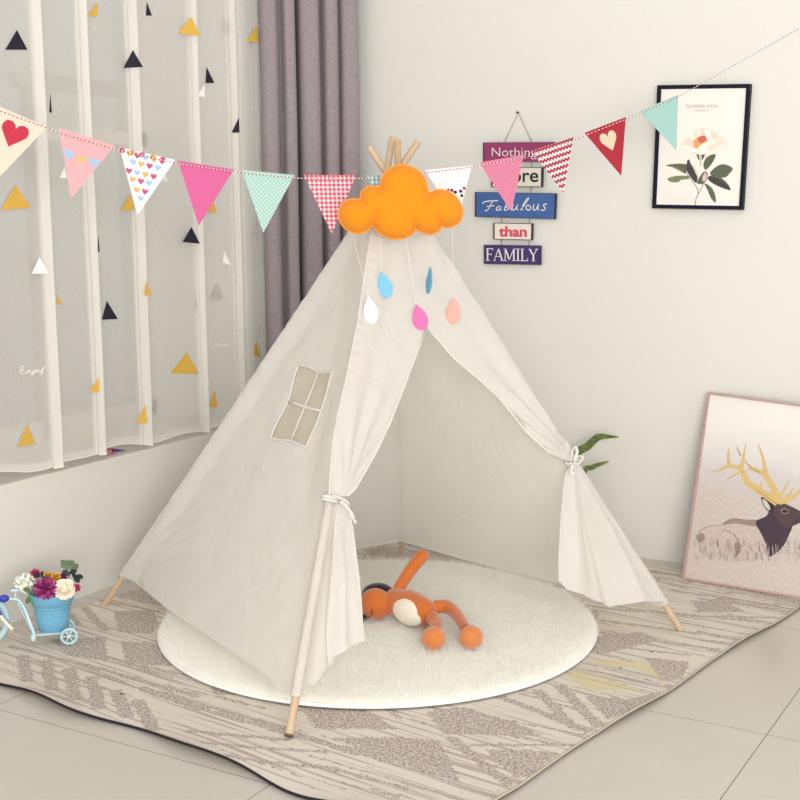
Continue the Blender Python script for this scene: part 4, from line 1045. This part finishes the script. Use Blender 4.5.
def sprig(name, u, v, dd, leaves, m, label, L=.022, w_=.014):
    c = at(u, v, DP+dd); o = empty(name, c, label, 'leaf sprig', GRP); rg = random.Random(int(u*11+v))
    for (du, dv, ang_) in leaves:
        b = MB(); base = at(u+du, v+dv, DP+dd-.003); d = RIGHT*math.cos(ang_)+UP*math.sin(ang_)-FWD*.25
        petal(b, base, d, d.cross(FWD+UP*rg.uniform(-.5, .5)), L, w_, .004, m); b.build('leaf', o)
    stem(o, c)
PUR = [plain('petal_magenta', (168, 52, 122), .6, .1), plain('petal_violet', (124, 36, 104), .6, .1), plain('petal_orchid', (202, 92, 154), .6, .1)]
CRM = [plain('petal_cream', (240, 228, 204), .6, .04), plain('petal_ivory', (248, 240, 222), .6, .04)]
PNK = [plain('petal_pink', (206, 84, 124), .6, .1), plain('petal_rose', (186, 56, 100), .6, .1)]
YEL_ = [plain('petal_yellow', (232, 184, 74), .6, .1), plain('petal_amber', (206, 140, 50), .6, .1)]
GHY = [plain('petal_greenish_white', (232, 230, 208), .6, .04), plain('petal_white', (242, 238, 228), .6, .04)]
bloom('dahlia', 45.5, 588, -.055, .0275, 'dahlia', PUR, 'magenta dahlia at the front centre of the pot')
bloom('rose', 64.5, 588, -.045, .0215, 'rose', CRM, 'large cream rose at the front right of the pot')
bloom('hydrangea', 25, 583.5, -.005, .028, 'hydrangea', GHY, 'pale greenish white hydrangea at the left of the pot')
bloom('carnation', 35.5, 574.5, .02, .017, 'small', PNK, 'small pink bloom standing above the white hydrangea')
bloom('daisy', 48, 577, -.015, .015, 'small', YEL_, 'yellow bloom behind the magenta dahlia, nearer its left')
bloom('daisy', 56, 578, -.02, .015, 'small', YEL_, 'yellow bloom beside the top of the cream rose')
bloom('carnation', 76.5, 588.5, -.03, .014, 'small', PNK, 'small pink bud hanging at the right rim of the pot')
bloom('carnation', 63.5, 577, .005, .013, 'small', [PUR[0], PUR[1]], 'small purple bloom under the grey green sprig')
GL1 = plain('leaf_green', (94, 128, 74), .6, .1); GL2 = plain('leaf_sage', (122, 140, 108), .6, .1); GL3 = plain('leaf_dark', (52, 60, 62), .6, .1)
sprig('leaf_sprig', 31, 592, -.03, [(0,0,2.6),(2,3,3.9),(3,-2,1.2),(-1,4,4.4),(5,2,5.4),(4,6,4.6)], GL1, 'fresh green leaves at the left rim of the pot')
sprig('leaf_sprig', 67, 567, .01, [(0,0,2.7),(1,-1,1.5),(3,-2,.8),(-1,-2,2.1),(5,2,.2),(1,3,1.9),(3,3,1.2),(7,1,.6)], GL2, 'grey green leaf sprig rising highest from the pot', .02, .017)
sprig('leaf_sprig', 70, 575, .012, [(0,0,2.6),(2,0,-.3),(4,2,-.6),(0,-2,.4),(6,1,-.2)], GL3, 'dark leaves behind the cream rose', .024, .016)
sprig('leaf_sprig', 41, 576, .01, [(0,0,.9),(1,1,.2),(-1,1,2.4)], GL3, 'dark leaf next to the small pink bloom', .018, .012)

# =================================================================== SNAKE PLANT behind the tent
pp0 = Vector((1.19, -.115, 0))
sp = empty('snake_plant', pp0, 'snake plant with two banded green leaves showing behind the tent', 'house plant')
b = MB(); b.grid([[pp0+Vector((r*math.cos(2*PI*k/28), r*math.sin(2*PI*k/28), z_)) for k in range(28)] for r, z_ in ((0, .001), (.04, .001), (.055, .12), (.058, .122), (.05, .122), (.048, .105), (0, .105))], plain('pot_white', (226, 222, 214), .4), closed=True); b.build('pot', sp, angle=.8)
t = NT('snake_leaf'); o_ = t.obj(); n_ = t.noise(1, 3, t.scale(o_, (30, 30, 110)), .6)
M_SN = t.done(t.principled(t.mix(t.ramp(n_, .4, .6), rgb(104, 120, 68), rgb(66, 86, 54)), .45)); M_SNE = plain('snake_leaf_edge', (182, 186, 112), .5)
for pts, wds in (([(1.18,-.115,.10), None, (577,456), (588,446), (597.5,437.5), (607,436.5), (619,437)], [.012,.013,.0135,.0135,.012,.008,.001]), ([(1.20,-.11,.10), None, (584,472), (592,467.5), (599,464.5), (604,463), (609,461.5)], [.009,.010,.010,.009,.007,.005,.001])):
    P = [Vector(pts[0]), None]+[on_plane(u, v, wally(-.115)) for u, v in pts[2:]]; P[1] = P[0].lerp(P[2], .5)
    C_ = catmull(P, 5); N = len(C_); w2 = [float(np.interp(i/(N-1), np.linspace(0, 1, len(wds)), wds)) for i in range(N)]
    b = MB(); b.tube(C_, w2, M_SN, 10, flat=.25, up=Vector((0, -1, 0))); l_ = b.build('leaf', sp)
    b = MB()
    for sg in (1, -1):
        ln_ = []
        for i in range(N):
            t_ = (C_[min(i+1, N-1)]-C_[max(i-1, 0)]).normalized(); ln_.append(C_[i]+t_.cross(Vector((0, -1, 0))).normalized()*w2[i]*sg*.97)
        b.tube(ln_, .0013, M_SNE, 6)
    q = b.build('leaf_margin', l_); q['label'] = 'yellow leaf margin'

# =================================================================== SHEER CURTAIN
XB, XT = -.012, .026
def ywall(u, x, v=206): return on_plane(u, v, wallx(x)).y
folds = [-270, -215, -165, -118, -70, -28, 50.5, 95.5, 144.5, 203, 240, 263]
ctl = [(XB, ywall(-330, XB))]
for i, u in enumerate(folds):
    ye = ywall(u, XT); big = i % 2 == 0
    wdt = (.022 if u in (50.5, 144.5) else .014)
    ctl += [(XB+.002, ye-wdt-.006), (XB+.022, ye-wdt), (XT-.003, ye-.006), (XT, ye), (XT-.006, ye+.004), (XB+.004, ye-.004), (XB-.006, ye-.002), (XB-.006, ye+.012)]
ctl = ctl[:-3]
path = catmull([(x, y, 0) for x, y in ctl], 6)
ZT, ZB = 2.36, .43
def hemz(y): return ZB+.02*sstep(-1.35, -1.6, y)+.004*math.sin(y*23)+.006*nz(y*6, 2.0)+.016*math.exp(-((y+1.10)/.12)**2)
t = NT('sheer_voile'); o_ = t.obj(); x, y, z = t.sep(o_)
thr = t.noise(1, 2, t.scale(o_, (40, 700, 60)), .6); thr2 = t.noise(1, 2, t.scale(o_, (40, 60, 700)), .6)
th = t.math('ADD', t.math('MULTIPLY', t.math('ADD', thr, thr2), .12), .53)
cl_ = rgb(248, 245, 238)
df = t.node('ShaderNodeBsdfDiffuse'); df.inputs[0].default_value = cl_
tl_ = t.node('ShaderNodeBsdfTranslucent'); tl_.inputs[0].default_value = cl_
m1_ = t.node('ShaderNodeMixShader'); m1_.inputs[0].default_value = .35; t.link(df.outputs[0], m1_.inputs[1]); t.link(tl_.outputs[0], m1_.inputs[2])
tp = t.node('ShaderNodeBsdfTransparent'); m2_ = t.node('ShaderNodeMixShader'); t.link(t.math('MULTIPLY', th, .86), m2_.inputs[0]); t.link(tp.outputs[0], m2_.inputs[1]); t.link(m1_.outputs[0], m2_.inputs[2])
M_SHEER = t.done(m2_.outputs[0])
sheer = empty('sheer_curtain', (XB, -1.0, ZB), 'white sheer curtain with scattered black, yellow and white triangles over the window', 'curtain')
NZ = 36; rows_ = []
for i in range(NZ+1):
    f = i/NZ; row = []
    for p in path:
        z_ = hemz(p.y)*(1-f)+ZT*f; sw = (1-f)
        row.append(Vector((p.x+.004*sw*math.sin(p.y*14)+.003*nz(p.y*4, z_*2), p.y+.006*sw*nz(p.y*3, 5), z_)))
    rows_.append(row)
b = MB(); b.grid(rows_, M_SHEER); vo = b.build('voile', sheer)
b = MB(); b.tube(rows_[0], .002, plain('voile_hem', (238, 232, 220), .9), 6); b.grid([[p+Vector((.0006, 0, .022)) for p in rows_[0]], [p+Vector((.0006, 0, 0)) for p in rows_[0]]], M_SHEER); b.build('hem', sheer)
# appliqué triangles lie flat on the cloth
seg = [(path[i], path[i+1]) for i in range(len(path)-1)]
def hit(u, v):
    d = ray(u, v); best = None
    for a, c in seg:
        ex, ey = c.x-a.x, c.y-a.y; den = d.x*ey-d.y*ex
        if abs(den) < 1e-9: continue
        t_ = ((a.x-CAM.x)*ey-(a.y-CAM.y)*ex)/den; s_ = ((a.x-CAM.x)*d.y-(a.y-CAM.y)*d.x)/den
        if 0 <= s_ <= 1 and t_ > 0 and (best is None or t_ < best[0]): best = (t_, Vector((ey, -ex, 0)).normalized())
    return best
TRI = {'black': [[(17,30),(27.6,49.7),(5.5,49.7)], [(147,2),(152,15.6),(146,15.6)], [(133,50),(143,67),(123.5,68)], [(206.7,67),(214.5,83),(205.7,83)], [(239,117.6),(239.5,132.6),(231.7,132.6)], [(50.5,94),(52,113),(49.5,112)], [(191.4,227),(200,243.7),(182.7,242)], [(107,301),(118,319),(102,319.7)], [(98.5,236),(99.7,252),(97.5,252)]],
 'yellow': [[(97.5,2),(97.5,17),(88,15.6)], [(191,17),(201,36),(178,33)], [(257,26),(259,42),(246,42)], [(15.5,185),(31,207.7),(1,210)], [(131,194.7),(134.7,210),(120.6,210)], [(213.4,202),(217,212.5),(207,212.5)], [(187,352.5),(199,374),(170.7,373)], [(215,390),(217.6,407),(208.6,407)], [(146,281),(152,295.5),(144.5,295.5)], [(145,405),(147.5,423),(137,423)], [(57,294),(62.5,304.4),(57,304.4)], [(99,378),(99.4,392.5),(89,391.5)], [(27.5,424),(35,444),(18,447)], [(257,342),(259.5,357),(247,356)]],
 'white': [[(204.7,84.5),(204.7,97),(196.6,96)], [(64.5,167),(67,178),(60,178)], [(224,251),(231,265.5),(223,262.5)], [(39.7,257),(49,273.7),(32,273.7)], [(165,175),(168,181),(163,181)]],
 'grey': [[(224,15),(230,31.5),(224,30)], [(217.6,283),(223.6,299),(210.5,299)], [(256,223),(259,234),(251,233)], [(196,292),(197,309),(195,309)]]}
TM = {'black': plain('applique_black', (18, 14, 34), .8), 'yellow': plain('applique_yellow', (214, 170, 68), .8), 'white': plain('applique_white', (246, 242, 234), .8), 'grey': plain('applique_grey', (186, 180, 172), .8)}
XF = XT+.0035
b = MB()
def onc(u, v, ref=None, lift=.0045):
    h_ = hit(*(ref or (u, v)))
    if h_ is None: return on_plane(u, v, wallx(XF))
    P = CAM+ray(*(ref or (u, v)))*h_[0]; n = h_[1]; n = n if n.dot(CAM-P) > 0 else -n
    if n.x < .6: n = Vector((.8, -.6, 0))
    return on_plane(u, v, (P+n*lift, n))
def lift_for(tr, ref):
    pts = [Vector(p) for p in tr]; pts += [(pts[0]+pts[1])/2, (pts[1]+pts[2])/2, (pts[0]+pts[2])/2, sum(pts, Vector((0, 0)))/3]
    for k in range(3, 30):
        if all((onc(p.x, p.y, ref, k*.0012)-CAM).dot(ray(p.x, p.y))/ray(p.x, p.y).length_squared < (hit(p.x, p.y) or (99,))[0]-.0025 for p in pts): return k*.0012
    return .022
for k, L in TRI.items():
    for tr in L:
        ref = (sum(p[0] for p in tr)/3, sum(p[1] for p in tr)/3)
        lf = lift_for(tr, ref); b.prism([onc(u, v, ref, lf) for u, v in tr], Vector((1, 0, 0)), .0008, TM[k])
o = b.build('triangle_applique', sheer, False); o['kind'] = 'stuff'
b = MB()
EN = [[(252,262),(222,266),(205,281),(222,297),(240,298),(215,303),(200,322),(220,338),(266,326)], [(276,328),(281,303),(279,327),(291,304),(302,307),(304,328)], [(337,294),(339,322),(330,344),(313,346),(322,332),(346,317)], [(366+12*math.cos(k_*PI/4), 310+14*math.sin(k_*PI/4)) for k_ in range(9)], [(392,296),(396,317),(412,318),(424,294),(455,262)], [(424,296),(421,325),(412,344),(398,342)]]
def emb(off, kx, ky, w_):
    for s_ in EN:
        P = [onc(off[0]+x*kx, off[1]+y*ky, (off[0]+330*kx, off[1]+300*ky)) for x, y in s_]
        b.ribbon(catmull(P, 4), w_, TM['white'], Vector((.8, -.6, 0)))
emb((0, 340), .1, .1, .0022); o = b.build('embroidery', sheer, False); o['label'] = 'white script stitched on the cloth'
b = MB(); emb((203, 331), .06, .045, .0013); o = b.build('embroidery', sheer, False); o['label'] = 'fainter script between the right folds'

# =================================================================== GREY DRAPE
t = NT('grey_linen'); o_ = t.obj()
thr = t.noise(1, 3, t.scale(o_, (320, 320, 60)), .7); thr2 = t.noise(1, 3, t.scale(o_, (60, 60, 420)), .7)
col = t.mix(t.ramp(t.math('MULTIPLY', t.math('ADD', thr, thr2), .5), .38, .62), rgb(158, 147, 147), rgb(136, 124, 128))
M_GD = t.done(t.principled(col, .95, t.bump(thr, .2, .002), **{'Specular IOR Level': .1, 'Sheen Weight': .15}))
drape = empty('blackout_drape', (.12, -.2, .02), 'mauve grey pleated blackout drape gathered in the room corner', 'curtain')
def leaf(us, name, label):
    P = []
    for (u, off) in us:
        f = (u-262)/(357-262); base = on_plane(u, 206, (Vector((.055+.02*f, -.36, 0)), Vector((.80, -.6, 0)).normalized()))
        # the gathered cloth runs diagonally across the corner
        P.append(Vector((base.x, base.y, 0)) + Vector((.66, -.75, 0))*off)
    P = catmull(P, 7)
    rows_ = []
    for i in range(31):
        f = i/30; z_ = .02+2.5*f
        rows_.append([p+Vector((.004*nz(p.x*9, z_*1.5), .004*nz(p.y*9, z_*1.5, 3), 0))+Vector((0, 0, z_)) for p in P])
    b = MB(); b.grid(rows_, M_GD); o = b.build(name, drape); m_ = o.modifiers.new('cloth_thickness', 'SOLIDIFY'); m_.thickness = .0025; m_.offset = 0; o['label'] = label
def wave(pairs): return pairs
leaf([(264,-.01),(267,.012),(272,.02),(278,.016),(282,-.022),(285,-.030),(288,.014),(293,.018),(296.5,.014),(298.6,-.01),(299.6,-.10)], 'drape_panel', 'left half of the drape')
leaf([(300.4,-.11),(302.2,-.06),(304,.006),(312,.024),(320,.016),(323,-.03),(325,-.036),(328,.012),(334,.02),(339,.008),(342,-.036),(345,.004),(352,.016),(359,.006),(361,-.02)], 'drape_panel', 'right half of the drape')

# =================================================================== small things on the sill
b = MB(); o0 = on_ground(106, 452.5, SILL+.006); M_PKP = plain('pink_plastic', (206, 70, 110), .35); M_NVP = plain('navy_plastic', (52, 44, 110), .35); M_LVP = plain('lilac_plastic', (196, 160, 206), .35)
cp = empty('hair_clip', (o0.x, o0.y, SILL), 'pink and navy hair clip lying on the sill under the curtain hem', 'hair clip')
q_ = lambda u, v: on_ground(u, v, SILL+.006)
b.tube(catmull([q_(101,452), q_(104,449.6), q_(110,449), q_(115,450), q_(113,453), q_(107,454), q_(102,453.4)], 5, True), .0032, M_PKP, 8, closed=True); b.build('clip_loop', cp)
b = MB(); b.tube([q_(112, 450.3), q_(118, 450.3), q_(126, 450.6)], [.005, .0042, .001], M_NVP, 8); x_ = b.build('clip_tip', cp); x_['label'] = 'navy pointed tip'
b = MB(); b.prism([on_ground(u, v, SILL+.006) for u, v in ((86,444.5),(97,445.5),(95,451),(84,449))], Vector((0, 0, 1)), .006, plain('paper_lilac', (186, 186, 214), .7)); b.prism([on_ground(u, v, SILL+.0065) for u, v in ((87,450),(95,451.5),(93,454),(86,453))], Vector((0, 0, 1)), .0045, plain('paper_pale_pink', (232, 206, 206), .7))
tag(b.build('paper_scrap', smooth=False), 'flat pale lilac and pink paper scrap on the sill behind the sheer curtain', 'paper scrap')  # loose scrap of lilac and pink paper, half seen through the voile
for (u, v, z_, s_, w_) in ((24.3, 686.7, 0, .004, 'bare floor tile at lower left'), (121.5, 693.8, .0088, .004, 'rug near its left front edge'), (652, 651.5, .0088, .0035, 'rug right of the yellow marks'), (620.5, 667.5, .0088, .003, 'yellow mark of the rug')):
    c = on_ground(u, v, z_+s_*.35); b = MB(); b.ellipsoid(c, [Vector((s_, 0, 0)), Vector((0, s_*.6, 0)), Vector((0, 0, s_*.4))], plain('crumb_dark', (52, 40, 40), .9), 8, 6, lambda d: 1+.25*math.sin(5*d[0]+3*d[1]))
    tag(b.build('crumb'), 'tiny dark crumb lying on the '+w_, 'crumb', 'dark crumbs on the ground')

# =================================================================== LIGHT
W = bpy.data.worlds.new('world'); sc.world = W; W.use_nodes = True
bg = W.node_tree.nodes['Background']; bg.inputs[0].default_value = (.99, .985, 1.0, 1)
_n = W.node_tree.nodes; _tc = _n.new('ShaderNodeTexCoord'); _sp = _n.new('ShaderNodeSeparateXYZ'); _mr = _n.new('ShaderNodeMapRange')
W.node_tree.links.new(_tc.outputs['Generated'], _sp.inputs[0]); W.node_tree.links.new(_sp.outputs[2], _mr.inputs[0])
_mr.inputs[1].default_value = .15; _mr.inputs[2].default_value = .95; _mr.inputs[3].default_value = 1.16; _mr.inputs[4].default_value = .62     # pale room beyond, dimmer overhead
W.node_tree.links.new(_mr.outputs[0], bg.inputs[1])
def area(name, loc_, target, size, power, col=(1, .99, .97)):
    l = bpy.data.lights.new(name, 'AREA'); l.shape = 'RECTANGLE'; l.size = size[0]; l.size_y = size[1]; l.energy = power; l.color = col
    o = bpy.data.objects.new(name, l); COL.objects.link(o); o.location = loc_
    o.rotation_euler = (Vector(target)-Vector(loc_)).to_track_quat('-Z', 'Y').to_euler(); return o
area('softbox_light', (4.1, -5.1, 1.35), (.9, -.9, .35), (2.4, 1.7), 165)
area('ceiling_light', (1.9, -2.8, 3.2), (1.3, -1.4, 0), (1.4, 1.4), 4)
vs_ = sc.view_settings; vs_.view_transform = 'Standard'; vs_.look = 'None'; vs_.gamma = 1; vs_.exposure = .09; vs_.use_curve_mapping = False
sc.cycles.use_denoising = True if hasattr(sc, 'cycles') else False
